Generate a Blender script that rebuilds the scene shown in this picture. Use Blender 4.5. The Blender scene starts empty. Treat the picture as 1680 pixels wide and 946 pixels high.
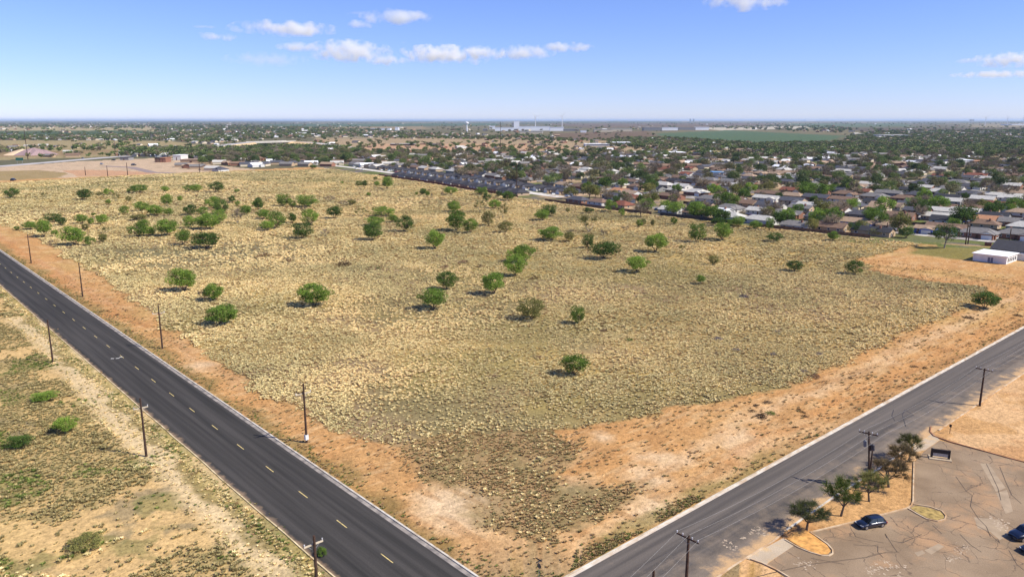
import bpy, bmesh, math, random
import numpy as np
from mathutils import Vector, Matrix
random.seed(7); rng=np.random.default_rng(7)
PI=math.pi
scene=bpy.context.scene; COL=scene.collection
# ------------------------------------------------------------------ camera geometry (ground survey helpers)
HC=58.0; FPX=1266.0; HOR=197.0
TH=math.atan((473-HOR)/FPX); AZ=math.radians(41.6)
sT,cT,sA,cA=math.sin(TH),math.cos(TH),math.sin(AZ),math.cos(AZ)
def G(px,py,z=0.0):
    u=px-840.;v=473.-py
    F=FPX*cT+v*sT;Z=v*cT-FPX*sT;t=-(HC-z)/Z
    F*=t;R=u*t
    return (F*sA+R*cA,F*cA-R*sA)
def P(x,y,z=0.0):
    F=x*sA+y*cA;R=x*cA-y*sA;zz=z-HC
    d=F*cT-zz*sT;up=F*sT+zz*cT
    d=np.where(np.abs(d)<1e-3,1e-3,d)
    return np.where(d>0,840+FPX*R/d,-9999.),np.where(d>0,473-FPX*up/d,-9999.)
def Pf(x,y,z=0.0):
    a,b=P(np.float64(x),np.float64(y),z); return float(a),float(b)
# ------------------------------------------------------------------ noise (numpy)
def vn(x,y,seed=0):
    xi=np.floor(x).astype(np.int64);yi=np.floor(y).astype(np.int64);fx=x-xi;fy=y-yi
    fx=fx*fx*(3-2*fx);fy=fy*fy*(3-2*fy)
    def h(a,b):
        n=(a*374761393+b*668265263+seed*974634777)&0xffffffff
        n=((n^(n>>13))*1274126177)&0xffffffff
        n=n^(n>>16)
        return (n&0xffffff)/float(0xffffff)
    return (h(xi,yi)*(1-fx)+h(xi+1,yi)*fx)*(1-fy)+(h(xi,yi+1)*(1-fx)+h(xi+1,yi+1)*fx)*fy
def fbm(x,y,s,o=4,seed=0):
    x=x/s;y=y/s;a=0.5;t=0;n=0
    for i in range(o):
        t=t+a*vn(x,y,seed+i*17);n+=a;a*=.5;x=x*2.03+11.3;y=y*2.03+5.7
    return t/n
def inpoly(x,y,poly):
    r=np.zeros(x.shape,bool);n=len(poly)
    for i in range(n):
        x1,y1=poly[i];x2,y2=poly[(i+1)%n]
        if y1==y2: continue
        c=((y1>y)!=(y2>y))&(x<(x2-x1)*(y-y1)/(y2-y1)+x1)
        r^=c
    return r
def dseg(x,y,pts,closed=False):
    d=np.full(x.shape,1e9);n=len(pts)
    for i in range(n if closed else n-1):
        ax,ay=pts[i];bx,by=pts[(i+1)%n];L=(bx-ax)**2+(by-ay)**2+1e-9
        t=np.clip(((x-ax)*(bx-ax)+(y-ay)*(by-ay))/L,0,1)
        d=np.minimum(d,np.hypot(x-ax-t*(bx-ax),y-ay-t*(by-ay)))
    return d
def soft(x,y,poly,w):
    d=dseg(x,y,poly,True);s=np.where(inpoly(x,y,poly),d,-d)
    return np.clip(s/w+.5,0,1)
def lin(c):
    return tuple(((v/255.)/12.92 if v/255.<=.04045 else ((v/255.+.055)/1.055)**2.4) for v in c)
def sstep(a,b,x):
    t=np.clip((x-a)/(b-a),0,1);return t*t*(3-2*t)
# ------------------------------------------------------------------ materials
def newmat(name):
    m=bpy.data.materials.new(name);m.use_nodes=True
    nt=m.node_tree;b=nt.nodes['Principled BSDF'];return m,nt,b
def N(nt,t,**k):
    n=nt.nodes.new(t)
    for a,v in k.items():
        if a in n.inputs: n.inputs[a].default_value=v
        else: setattr(n,a,v)
    return n
def mat(name,col,rough=.8,metal=0,var=0.12,scale=3.0,spec=.3,dirt=None,bump=0.0,objvar=0.0):
    m,nt,b=newmat(name);L=nt.links
    b.inputs['Roughness'].default_value=rough;b.inputs['Metallic'].default_value=metal
    b.inputs['Specular IOR Level'].default_value=spec
    tc=N(nt,'ShaderNodeTexCoord');no=N(nt,'ShaderNodeTexNoise');no.inputs['Scale'].default_value=scale;no.inputs['Detail'].default_value=4
    L.new(tc.outputs['Object'],no.inputs['Vector'])
    mx=N(nt,'ShaderNodeMix',data_type='RGBA')
    d=dirt if dirt else tuple(c*(1-2*var) for c in col)
    mx.inputs['A'].default_value=(*d,1);mx.inputs['B'].default_value=(*[min(1,c*(1+var)) for c in col],1)
    mr=N(nt,'ShaderNodeMapRange');mr.inputs['From Min'].default_value=.3;mr.inputs['From Max'].default_value=.62
    L.new(no.outputs['Fac'],mr.inputs['Value']);L.new(mr.outputs['Result'],mx.inputs['Factor'])
    out=mx.outputs['Result']
    if objvar:
        oi=N(nt,'ShaderNodeObjectInfo');hs=N(nt,'ShaderNodeHueSaturation')
        m2=N(nt,'ShaderNodeMapRange');m2.inputs['To Min'].default_value=1-objvar;m2.inputs['To Max'].default_value=1+objvar
        L.new(oi.outputs['Random'],m2.inputs['Value']);L.new(m2.outputs['Result'],hs.inputs['Value'])
        m3=N(nt,'ShaderNodeMapRange');m3.inputs['To Min'].default_value=.5-.05*objvar;m3.inputs['To Max'].default_value=.5+.05*objvar
        L.new(oi.outputs['Random'],m3.inputs['Value']);L.new(m3.outputs['Result'],hs.inputs['Hue'])
        L.new(out,hs.inputs['Color']);out=hs.outputs['Color']
    L.new(out,b.inputs['Base Color'])
    if bump:
        bp=N(nt,'ShaderNodeBump');bp.inputs['Strength'].default_value=.5;bp.inputs['Distance'].default_value=bump
        L.new(no.outputs['Fac'],bp.inputs['Height']);L.new(bp.outputs['Normal'],b.inputs['Normal'])
    return m
def leafmat(name,c1,c2,trans=.25,objvar=.25,instancer=False):
    m,nt,b=newmat(name);L=nt.links
    b.inputs['Roughness'].default_value=.7;b.inputs['Specular IOR Level'].default_value=.15
    at=N(nt,'ShaderNodeAttribute');at.attribute_type='GEOMETRY';at.attribute_name='lv'
    mx=N(nt,'ShaderNodeMix',data_type='RGBA');mx.inputs['A'].default_value=(*c1,1);mx.inputs['B'].default_value=(*c2,1)
    L.new(at.outputs['Fac'],mx.inputs['Factor'])
    hs=N(nt,'ShaderNodeHueSaturation')
    if instancer:
        oi=N(nt,'ShaderNodeAttribute');oi.attribute_type='INSTANCER';oi.attribute_name='tint';src=oi.outputs['Fac']
    else:
        oi=N(nt,'ShaderNodeObjectInfo');src=oi.outputs['Random']
    m2=N(nt,'ShaderNodeMapRange');m2.inputs['To Min'].default_value=1-objvar;m2.inputs['To Max'].default_value=1+objvar
    m3=N(nt,'ShaderNodeMapRange');m3.inputs['To Min'].default_value=.5+.03*objvar;m3.inputs['To Max'].default_value=.5-.03*objvar
    L.new(src,m2.inputs['Value']);L.new(m2.outputs['Result'],hs.inputs['Value'])
    L.new(src,m3.inputs['Value']);L.new(m3.outputs['Result'],hs.inputs['Hue'])
    L.new(mx.outputs['Result'],hs.inputs['Color']);L.new(hs.outputs['Color'],b.inputs['Base Color'])
    if trans:
        tr=N(nt,'ShaderNodeBsdfTranslucent');L.new(hs.outputs['Color'],tr.inputs['Color'])
        ms=N(nt,'ShaderNodeMixShader');ms.inputs['Fac'].default_value=trans
        L.new(b.outputs['BSDF'],ms.inputs[1]);L.new(tr.outputs['BSDF'],ms.inputs[2])
        L.new(ms.outputs['Shader'],nt.nodes['Material Output'].inputs['Surface'])
    return m
# ------------------------------------------------------------------ mesh builder
class MB:
    def __init__(s): s.v=[];s.f=[];s.lv=[]
    def add(s,vs,fs,lv=None):
        o=len(s.v);s.v.extend(vs);s.f.extend([tuple(i+o for i in f) for f in fs])
        if lv is not None: s.lv.extend([lv]*len(fs))
    def box(s,x0,x1,y0,y1,z0,z1,M=None):
        v=[(x,y,z) for z in (z0,z1) for x,y in ((x0,y0),(x1,y0),(x1,y1),(x0,y1))]
        if M is not None: v=[tuple(M@Vector(p)) for p in v]
        s.add(v,[(3,2,1,0),(4,5,6,7),(0,1,5,4),(1,2,6,5),(2,3,7,6),(3,0,4,7)])
    def tube(s,a,b,r0,r1,n=6,cap=True):
        a=Vector(a);b=Vector(b);d=(b-a)
        if d.length<1e-6: return
        d.normalize();u=d.orthogonal().normalized();w=d.cross(u)
        vs=[tuple(a+(u*math.cos(2*PI*i/n)+w*math.sin(2*PI*i/n))*r0) for i in range(n)]+[tuple(b+(u*math.cos(2*PI*i/n)+w*math.sin(2*PI*i/n))*r1) for i in range(n)]
        fs=[(i,(i+1)%n,n+(i+1)%n,n+i) for i in range(n)]
        if cap: fs+=[tuple(range(n-1,-1,-1)),tuple(range(n,2*n))]
        s.add(vs,fs)
    def prism(s,poly,z0,z1):
        n=len(poly);v=[(x,y,z0) for x,y in poly]+[(x,y,z1) for x,y in poly]
        s.add(v,[tuple(range(n-1,-1,-1)),tuple(range(n,2*n))]+[(i,(i+1)%n,n+(i+1)%n,n+i) for i in range(n)])
    def mesh(s,name,smooth=False):
        me=bpy.data.meshes.new(name);me.from_pydata(s.v,[],s.f)
        if s.lv and len(s.lv)==len(s.f):
            a=me.attributes.new('lv','FLOAT','FACE');a.data.foreach_set('value',np.array(s.lv,dtype=np.float32))
        if smooth: me.shade_smooth()
        me.update();return me
def link(name,me,m=None,parent=None,loc=None):
    o=bpy.data.objects.new(name,me);COL.objects.link(o)
    if m is not None and len(me.materials)==0: me.materials.append(m)
    if parent is not None: o.parent=parent
    if loc is not None: o.location=loc
    return o
def empty(name,loc=(0,0,0),rz=0,label=None,cat=None,group=None):
    o=bpy.data.objects.new(name,None);COL.objects.link(o);o.location=loc;o.rotation_euler=(0,0,rz);o.empty_display_size=.5
    if label: tag(o,label,cat,group)
    return o
def tag(o,label,cat,group=None):
    o['label']=label;o['category']=cat
    if group:o['group']=group
    return o
def struct(o,label,cat,kind='structure'):
    o['kind']=kind;o['label']=label;o['category']=cat;return o
def ordw(n):
    w=['','first','second','third','fourth','fifth','sixth','seventh','eighth','ninth','tenth','eleventh','twelfth']
    if n<len(w): return w[n]
    s='th' if 10<n%100<14 else {1:'st',2:'nd',3:'rd'}.get(n%10,'th')
    return f'{n}{s}'
# ------------------------------------------------------------------ world, sun, camera
SUNEL=math.radians(45);SD=Vector((.52,-.854,0)).normalized()
w=bpy.data.worlds.new('World');scene.world=w;w.use_nodes=True
nt=w.node_tree;bg=nt.nodes['Background'];sky=nt.nodes.new('ShaderNodeTexSky');sky.sky_type='NISHITA';sky.sun_disc=False
sky.sun_elevation=SUNEL;sky.sun_rotation=math.atan2(SD.x,SD.y);sky.altitude=1000;sky.air_density=1.0;sky.dust_density=.05;sky.ozone_density=3.0
vmx=nt.nodes.new('ShaderNodeVectorMath');vmx.operation='MULTIPLY';vmx.inputs[1].default_value=(.615,.67,1.05)
nt.links.new(sky.outputs[0],vmx.inputs[0]);nt.links.new(vmx.outputs[0],bg.inputs[0]);bg.inputs[1].default_value=.105
sl=bpy.data.lights.new('sun','SUN');sl.energy=4.4;sl.angle=math.radians(.5);sl.color=(1,.94,.83)
so=bpy.data.objects.new('sun',sl);COL.objects.link(so)
sd=Vector((SD.x*math.cos(SUNEL),SD.y*math.cos(SUNEL),math.sin(SUNEL)))
so.rotation_euler=(-sd).to_track_quat('-Z','Y').to_euler()
cam=bpy.data.cameras.new('camera');co=bpy.data.objects.new('camera',cam);COL.objects.link(co);scene.camera=co
cam.sensor_width=36;cam.lens=36*FPX/1680;cam.clip_start=1;cam.clip_end=200000
co.location=(0,0,HC)
fw=Vector((sA*cT,cA*cT,-sT));co.rotation_euler=fw.to_track_quat('-Z','Y').to_euler()
vs=scene.view_settings;vs.view_transform='Standard';vs.look='None';vs.gamma=1;vs.exposure=.6
try: vs.use_curve_mapping=False
except: pass
scene.cycles.max_bounces=6;scene.cycles.transparent_max_bounces=8;scene.cycles.volume_bounces=2
# ------------------------------------------------------------------ GROUND REGIONS
ROADX0,ROADX1=42.6,56.3      # road along y
R2Y0,R2Y1=49.6,62.6          # road along x
g=lambda L:[G(*p) for p in L]
FE_PX=[(550,278),(700,299),(850,325),(1000,346),(1130,361),(1260,377),(1380,388),(1540,397)]
FE=g(FE_PX)
FEx=np.array([p[0] for p in FE]);FEy=np.array([p[1] for p in FE]);_o=np.argsort(FEy)
FEy_s=FEy[_o];FEx_s=FEx[_o]
xs_=[];ys_=[]
def fex(y):  # smoothed field edge x at world y
    return np.interp(y,[100,145,220,335,440,600,850,1500],[392,388,383,384,394,425,463,520])
TALL=g([(60,388),(170,455),(290,545),(400,622),(540,700),(640,728),(760,712),(900,705),(1000,690),(1130,665),(1270,640),(1370,600),(1480,550),(1590,503),(1612,470),(1520,463),(1440,448),(1405,425),(1500,403),(1540,396)])+[(388,180),(384,335),(394,440),(425,600),(463,850),(371,887)]+g([(280,285),(0,300),(-200,312),(-260,330),(0,368)])
SHORT=g([(640,728),(760,712),(900,705),(940,730),(905,780),(1000,800),(1050,790),(1030,825),(960,858),(885,885),(800,857),(740,800),(680,770)])
LIGHTD=g([(700,820),(750,800),(800,850),(900,890),(1000,860),(1100,800),(1230,735),(1330,690),(1350,700),(1230,770),(1080,850),(960,905),(860,915),(770,880)])
SANDSPOT=[(735,815,5),(760,838,6),(941,792,3.5),(1096,746,3.2),(1215,732,4),(1060,785,4),(950,686,3),(885,680,3),(1075,835,4),(970,575,4),(990,716,3),(1230,720,4),(330,600,4)]
LAWN=g([(1360,396),(1500,403),(1545,400),(1680,392),(1800,385),(1800,360),(1500,370),(1380,385)])
LAWN2=g([(1500,405),(1545,402),(1615,405),(1605,425),(1560,424),(1490,415)])
PATH=g([(10,520),(50,560),(88,595),(112,630),(205,730),(275,790),(330,850),(385,900),(435,960),(525,960),(466,900),(420,850),(372,790),(290,730),(190,630),(152,590),(118,555),(76,515)])
px_regions=[ # far ground cover, polygons surveyed in the photograph; ground is flat so each is one ground patch
 ([(-400,204),(2100,204),(2100,330),(-400,330)],(112,106,80),.9),
 ([(-400,206),(240,207),(260,216),(-400,219)],(176,160,120),1),
 ([(-400,216),(230,214),(290,220),(160,226),(-400,227)],(72,92,62),1),
 ([(-400,229),(280,231),(330,240),(230,255),(-400,275)],(168,150,108),1),
 ([(-400,250),(60,249),(160,246),(250,243),(200,253),(-400,268)],(150,122,90),.7),
 ([(430,203.5),(820,202),(820,206),(430,209)],(84,104,78),1),
 ([(450,208.5),(700,207.5),(700,212),(450,213)],(150,132,100),1),
 ([(520,226),(760,222),(1020,232),(1240,240),(1180,256),(1000,253),(820,250),(620,248),(500,240)],(176,152,118),1),
 ([(540,214),(700,216),(760,222),(600,228),(480,226)],(138,128,100),.8),
 ([(600,236),(780,236),(930,240),(930,246),(600,246)],(200,158,122),.8),
 ([(900,219),(1062,215),(1080,224),(1120,230),(920,230)],(118,98,80),1),
 ([(1075,219),(1200,214),(1385,223),(1360,232),(1240,234),(1090,224)],(84,108,78),1),
 ([(900,203),(1180,202),(1300,203),(1160,209),(960,210)],(118,102,86),1),
 ([(1150,210),(1320,207),(1330,211),(1180,214)],(200,190,168),1),
 ([(1280,203),(1480,202),(1500,208),(1330,209)],(98,112,84),1),
 ([(1380,210),(1700,210),(2100,212),(2100,216),(1420,216)],(98,88,74),1),
 ([(1590,204),(2100,203),(2100,208),(1590,209)],(150,138,112),1),
 ([(1100,247),(1220,246),(1260,256),(1180,262),(1100,256)],(160,148,102),1),
 ([(1240,259),(1350,252),(1500,255),(1560,258),(1500,266),(1300,268)],(140,140,84),1),
 ([(1370,236),(1460,232),(1460,238),(1380,241)],(190,170,130),1),
 ([(-400,292),(0,274),(120,266),(260,259),(345,262),(345,270),(430,279),(420,284),(240,290),(0,303),(-400,320)],(208,180,148),1),
 ([(-400,295),(0,281),(60,279),(105,283),(90,292),(0,297),(-400,315)],(150,130,80),.9),
 ([(100,280),(170,279),(260,283),(230,287),(120,289)],(196,136,92),.6),
]
def gcol(x,y):
    """ground albedo (linear) + detail mask"""
    n1=fbm(x,y,9,4,1);n2=fbm(x,y,60,4,2);n3=fbm(x,y,2.2,3,3);n4=fbm(x,y,350,4,5);nl=fbm(x,y,25,4,9)
    px,py=P(x,y)
    C=np.zeros(x.shape+(3,))
    def over(c,m):
        c=np.array(lin(c));m=np.clip(m,0,1)[...,None];C[...]=C*(1-m)+c*m
    d=np.hypot(x,y)
    over((150,132,98),np.ones_like(x))
    over((118,112,78),sstep(.42,.6,nl))
    # far
    far=(d>850)
    over((110,104,78),far*1.0);over((86,94,66),far*sstep(.45,.56,n4));over((150,134,100),far*sstep(.56,.66,fbm(x,y,900,4,31)))
    for poly,c,a in px_regions:
        jx=(n2-.5)*30;jy=(n2-.5)*np.clip((py-197)*.05,0.2,2)
        m=inpoly(px+jx,py+jy,poly)
        over(c,m*a*(.75+.5*(n1-.3)))
    # suburb ground
    e=fex(y)
    sub=((x>e)&(y>-400)&(d<1700)&(py>252))|((x>e-4)&(y<950)&(y>-500)&(x<1100))
    over((126,116,84),sub*1.0);over((104,112,62),sub*sstep(.45,.55,n2));over((170,146,112),sub*sstep(.55,.62,nl));over((120,112,104),sub*sstep(.6,.66,fbm(x,y,14,3,44)))
    infield=(x>ROADX1)&(y>R2Y1)&(x<e+2)&(y<905)
    # bare dirt of field margins
    wx=x+(n1-.5)*7+(n3-.5)*3;wy=y+(fbm(x,y,9,4,21)-.5)*7+(fbm(x,y,2.2,3,23)-.5)*3
    over((200,154,100),infield*1.0)
    over((198,144,88),infield*sstep(.42,.62,n1)*.35)
    over((220,184,136),infield*soft(wx,wy,LIGHTD,9)*.7)
    over((196,164,104),infield*sstep(.52,.66,nl)*.5)
    for a,b,r in SANDSPOT:
        cx,cy=G(a,b);dd=np.hypot(wx-cx,wy-cy);over((230,202,162),infield*np.clip(1.3-dd/r,0,1)*.6)
    # wheel track light strip along road 2 and along road 1
    over((222,188,144),infield*np.clip(1-np.abs(wy-76)/3.0,0,1)*(x>95)*.65)
    over((198,140,86),infield*np.clip(1-np.abs(wy-69)/3.5,0,1)*(x>110)*.5)
    over((206,170,130),infield*np.clip(1-np.abs(wx-63.5)/2.4,0,1)*(y>80)*sstep(.4,.6,n2)*.6)
    over((194,134,82),infield*np.clip(1-np.abs(wx-62.5)/4,0,1)*(y>230)*.6)
    stx=fbm(x*.12,y,1.6,4,101);sty=fbm(x,y*.12,1.6,4,103);stk=np.where((y<115)&(x>90),stx,sty)
    over((178,132,84),infield*sstep(.5,.64,stk)*.5);over((224,190,140),infield*sstep(.56,.68,fbm(x*.2,y,1.1,3,105)*(stk>0))*.35)
    # green verge by kerbs
    vg=infield*np.clip(1.15-(np.abs(wx-ROADX1-1.5))/2.8,0,1)*(y<520);over((124,112,66),vg*.6)
    vg=infield*np.clip(1.15-(np.abs(wy-R2Y1-1.2))/2.6,0,1)*(1-sstep(110,135,x));over((128,122,70),vg*.6)
    vg=infield*np.clip(1.15-(np.abs(wy-R2Y1-.8))/1.6,0,1)*sstep(105,135,x);over((150,110,70),vg*.5)
    # dark band dirt at far right of field
    # grass
    T=infield*soft(wx,wy,TALL,2.0)
    base=np.array(lin((168,144,100)))
    over((166,142,94),T)
    over((194,166,104),T*sstep(.46,.6,n2)*.7)
    over((142,120,98),T*sstep(.48,.62,fbm(x,y,38,4,12))*.6)
    over((122,118,74),T*sstep(.55,.68,fbm(x,y,46,4,15))*.5)
    over((124,122,72),T*sstep(640,780,y+(n2-.5)*120)*.75)
    over((196,172,110),T*sstep(.5,.6,fbm(x*.25,y,70,4,77))*(y>600)*.6)
    gp=G(330,425);over((112,110,86),T*np.clip(1.35-np.hypot((wx-gp[0]-6)/52,(wy-gp[1]-10)/44),0,1)*.75)
    gp=G(470,430);over((122,112,84),T*np.clip(1.3-np.hypot((wx-gp[0])/26,(wy-gp[1])/34),0,1)*.6)
    S=infield*soft(wx,wy,SHORT,3.0)*(1-T)
    over((162,138,98),S*.8);over((132,122,80),S*sstep(.42,.62,n1)*.5)
    over((176,150,102),S*sstep(.56,.66,nl)*.6)
    for L__ in ([(905,905),(880,885),(845,868)],[(925,900),(960,915),(1000,930)],[(1290,716),(1350,686),(1440,640),(1560,578)],[(1296,722),(1356,692),(1446,646),(1566,584)],[(640,752),(600,728),(520,690),(430,642)],[(646,746),(606,722),(526,684),(436,636)]):
        over((166,122,78),infield*np.clip(1-dseg(x,y,g(L__))/.45,0,1)*(.35+.5*n1))
    # dark hummock line right of field
    rb=dseg(wx,wy,g([(1410,440),(1500,455),(1590,480),(1640,484)]));over((110,82,50),infield*np.clip(1.2-rb/2.2,0,1)*.7)
    rb=dseg(wx,wy,g([(1430,436),(1560,450),(1690,470)]));over((150,120,70),infield*np.clip(1.2-rb/3,0,1)*.6)
    over((112,118,66),soft(wx,wy,LAWN,4)*.7);over((104,114,58),soft(wx,wy,LAWN2,4)*.75)
    over((206,168,112),soft(wx,wy,g([(1530,398),(1700,408),(1700,414),(1600,404)]),1.0)*.7)
    # hall yard
    over((196,160,112),(x>358)*(y<98)*(y>66)*1.0)
    # left land
    L_=(x<ROADX0)
    over((212,178,120),L_*1.0)
    over((214,178,122),L_*sstep(.4,.6,nl)*.6)
    sc=sstep(.44,.53,fbm(x+.4*y,y*1.1,13,5,41));scd=sstep(.42,.56,fbm(x,y,3.5,4,43))
    over((164,146,98),L_*sc*(.35+.4*scd));over((126,118,94),L_*sstep(.5,.6,fbm(x,y,10,4,45))*scd*.6)
    over((120,120,70),L_*sstep(.57,.64,fbm(x,y,8,4,47))*.6)
    over((222,196,150),L_*soft(wx*.35+x*.65,wy*.35+y*.65,PATH,3.2)*.85)
    over((178,158,98),L_*np.clip(1.2-np.abs(wx-41)/1.9,0,1)*.9)
    over((120,104,62),L_*np.clip(1.2-np.abs(wx-40)/1.2,0,1)*sstep(.4,.6,n1)*.6)
    over((150,138,96),L_*(y>330)*.6)
    # right land (south of road 2)
    R_=(y<R2Y0)&(x>ROADX1)
    over((198,152,100),R_*1.0)
    over((206,162,108),R_*sstep(.42,.6,nl)*.6)
    over((226,186,138),R_*sstep(.56,.66,n1)*.6)
    over((184,130,80),R_*sstep(.58,.7,fbm(x,y,12,4,61))*.5)
    md=soft(wx,wy,g([(1150,960),(1235,905),(1330,990),(1250,1100),(1050,1050)]),1.0);over((170,134,76),R_*md*.8)
    v=(0.86+.28*n3)
    C*=v[...,None]
    T2=T
    return np.clip(C*.86,0,1),T2
def field_density(x,y):
    """0..1 probabilities of tall tussock, short tuft"""
    n1=fbm(x,y,9,4,1);n3=fbm(x,y,2.2,3,3)
    wx=x+(n1-.5)*7+(n3-.5)*3;wy=y+(fbm(x,y,9,4,21)-.5)*7+(fbm(x,y,2.2,3,23)-.5)*3
    infield=(x>ROADX1+1)&(y>R2Y1+1)&(x<fex(y)+2)&(y<905)
    T=infield*soft(wx,wy,TALL,2.5)
    bare=np.zeros_like(x)
    for a,b,r in SANDSPOT:
        cx,cy=G(a,b);bare=np.maximum(bare,np.clip(1.4-np.hypot(wx-cx,wy-cy)/r,0,1))
    S=infield*soft(wx,wy,SHORT,4)
    return T*(1-bare),S*(1-bare),infield*1.0*(1-bare)
# ------------------------------------------------------------------ ground mesh (polar, fine near the place seen)
def build_ground():
    rows=[6,15,25,35,45,55,65,72,79,85]
    py=960.
    while py>330: rows.append(75168/(py-HOR));py-=1.7
    while py>240: rows.append(75168/(py-HOR));py-=.8
    while py>200: rows.append(75168/(py-HOR));py-=.4
    rows+= [28000,36000,48000,70000,110000]
    rows=np.array(sorted(rows))
    a=list(np.radians(np.arange(-52,52.01,.11)));b=list(np.radians(np.arange(56,308,4)))
    ang=np.array(a+b);na=len(ang);nr=len(rows)
    A,R=np.meshgrid(ang+AZ,rows)
    X=R*np.sin(A);Y=R*np.cos(A)
    C,T=gcol(X,Y)
    Z=-.05+(fbm(X,Y,6,4,71)-.5)*.35*np.clip(np.maximum((ROADX0-3-X)/5,np.minimum((X-ROADX1-3)/5,(Y-R2Y1-3)/5)),0,1)*(R<700)*(R>104)
    Z=Z-.0*R
    vs_=np.stack([X,Y,Z],-1).reshape(-1,3);vs_=np.vstack([vs_,[[0,0,-.02]]]);nv=len(vs_)
    i,j=np.meshgrid(np.arange(nr-1),np.arange(na),indexing='ij');j2=(j+1)%na
    F=np.stack([i*na+j,(i+1)*na+j,(i+1)*na+j2,i*na+j2],-1).reshape(-1,4)
    F=F[:, ::-1]
    me=bpy.data.meshes.new('ground')
    tri=np.array([[0*na+k,(k+1)%na,nv-1] for k in range(na)])
    nq=len(F);ntr=len(tri)
    me.vertices.add(nv);me.vertices.foreach_set('co',vs_.astype(np.float32).ravel())
    loops=np.concatenate([F.ravel(),tri.ravel()]);me.loops.add(len(loops));me.loops.foreach_set('vertex_index',loops.astype(np.int32))
    me.polygons.add(nq+ntr);st=np.concatenate([np.arange(nq)*4,nq*4+np.arange(ntr)*3]);me.polygons.foreach_set('loop_start',st.astype(np.int32))
    me.update(calc_edges=True);me.validate()
    me.shade_smooth()
    ca=me.color_attributes.new('gcol','FLOAT_COLOR','POINT')
    cc=np.ones((nv,4),np.float32);cc[:-1,:3]=C.reshape(-1,3);cc[-1,:3]=(.3,.25,.16)
    ca.data.foreach_set('color',cc.ravel())
    m,nt,b=newmat('ground_cover');L=nt.links
    b.inputs['Roughness'].default_value=.95;b.inputs['Specular IOR Level'].default_value=.05
    at=N(nt,'ShaderNodeAttribute');at.attribute_name='gcol'
    geo=N(nt,'ShaderNodeNewGeometry')
    no=N(nt,'ShaderNodeTexNoise');no.inputs['Scale'].default_value=1.1;no.inputs['Detail'].default_value=5;no.inputs['Roughness'].default_value=.7
    L.new(geo.outputs['Position'],no.inputs['Vector'])
    mr=N(nt,'ShaderNodeMapRange');mr.inputs['From Min'].default_value=.3;mr.inputs['From Max'].default_value=.7;mr.inputs['To Min'].default_value=.62;mr.inputs['To Max'].default_value=1.3
    L.new(no.outputs['Fac'],mr.inputs['Value'])
    # pebbles / clods
    vo=N(nt,'ShaderNodeTexNoise');vo.inputs['Scale'].default_value=3.2;vo.inputs['Detail'].default_value=3
    L.new(geo.outputs['Position'],vo.inputs['Vector'])
    mr2=N(nt,'ShaderNodeMapRange');mr2.inputs['From Min'].default_value=.33;mr2.inputs['From Max'].default_value=.43;mr2.inputs['To Min'].default_value=.62;mr2.inputs['To Max'].default_value=1
    L.new(vo.outputs['Fac'],mr2.inputs['Value'])
    mu=N(nt,'ShaderNodeMath',operation='MULTIPLY');L.new(mr.outputs['Result'],mu.inputs[0]);L.new(mr2.outputs['Result'],mu.inputs[1])
    vm=N(nt,'ShaderNodeVectorMath',operation='SCALE');L.new(at.outputs['Color'],vm.inputs[0]);L.new(mu.outputs[0],vm.inputs['Scale'])
    L.new(vm.outputs[0],b.inputs['Base Color'])
    bp=N(nt,'ShaderNodeBump');bp.inputs['Strength'].default_value=.6;bp.inputs['Distance'].default_value=.35
    L.new(no.outputs['Fac'],bp.inputs['Height']);L.new(bp.outputs['Normal'],b.inputs['Normal'])
    o=link('ground',me,m);struct(o,'flat sandy plain with dry grass and bare dirt reaching the horizon','ground')
build_ground()
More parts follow.
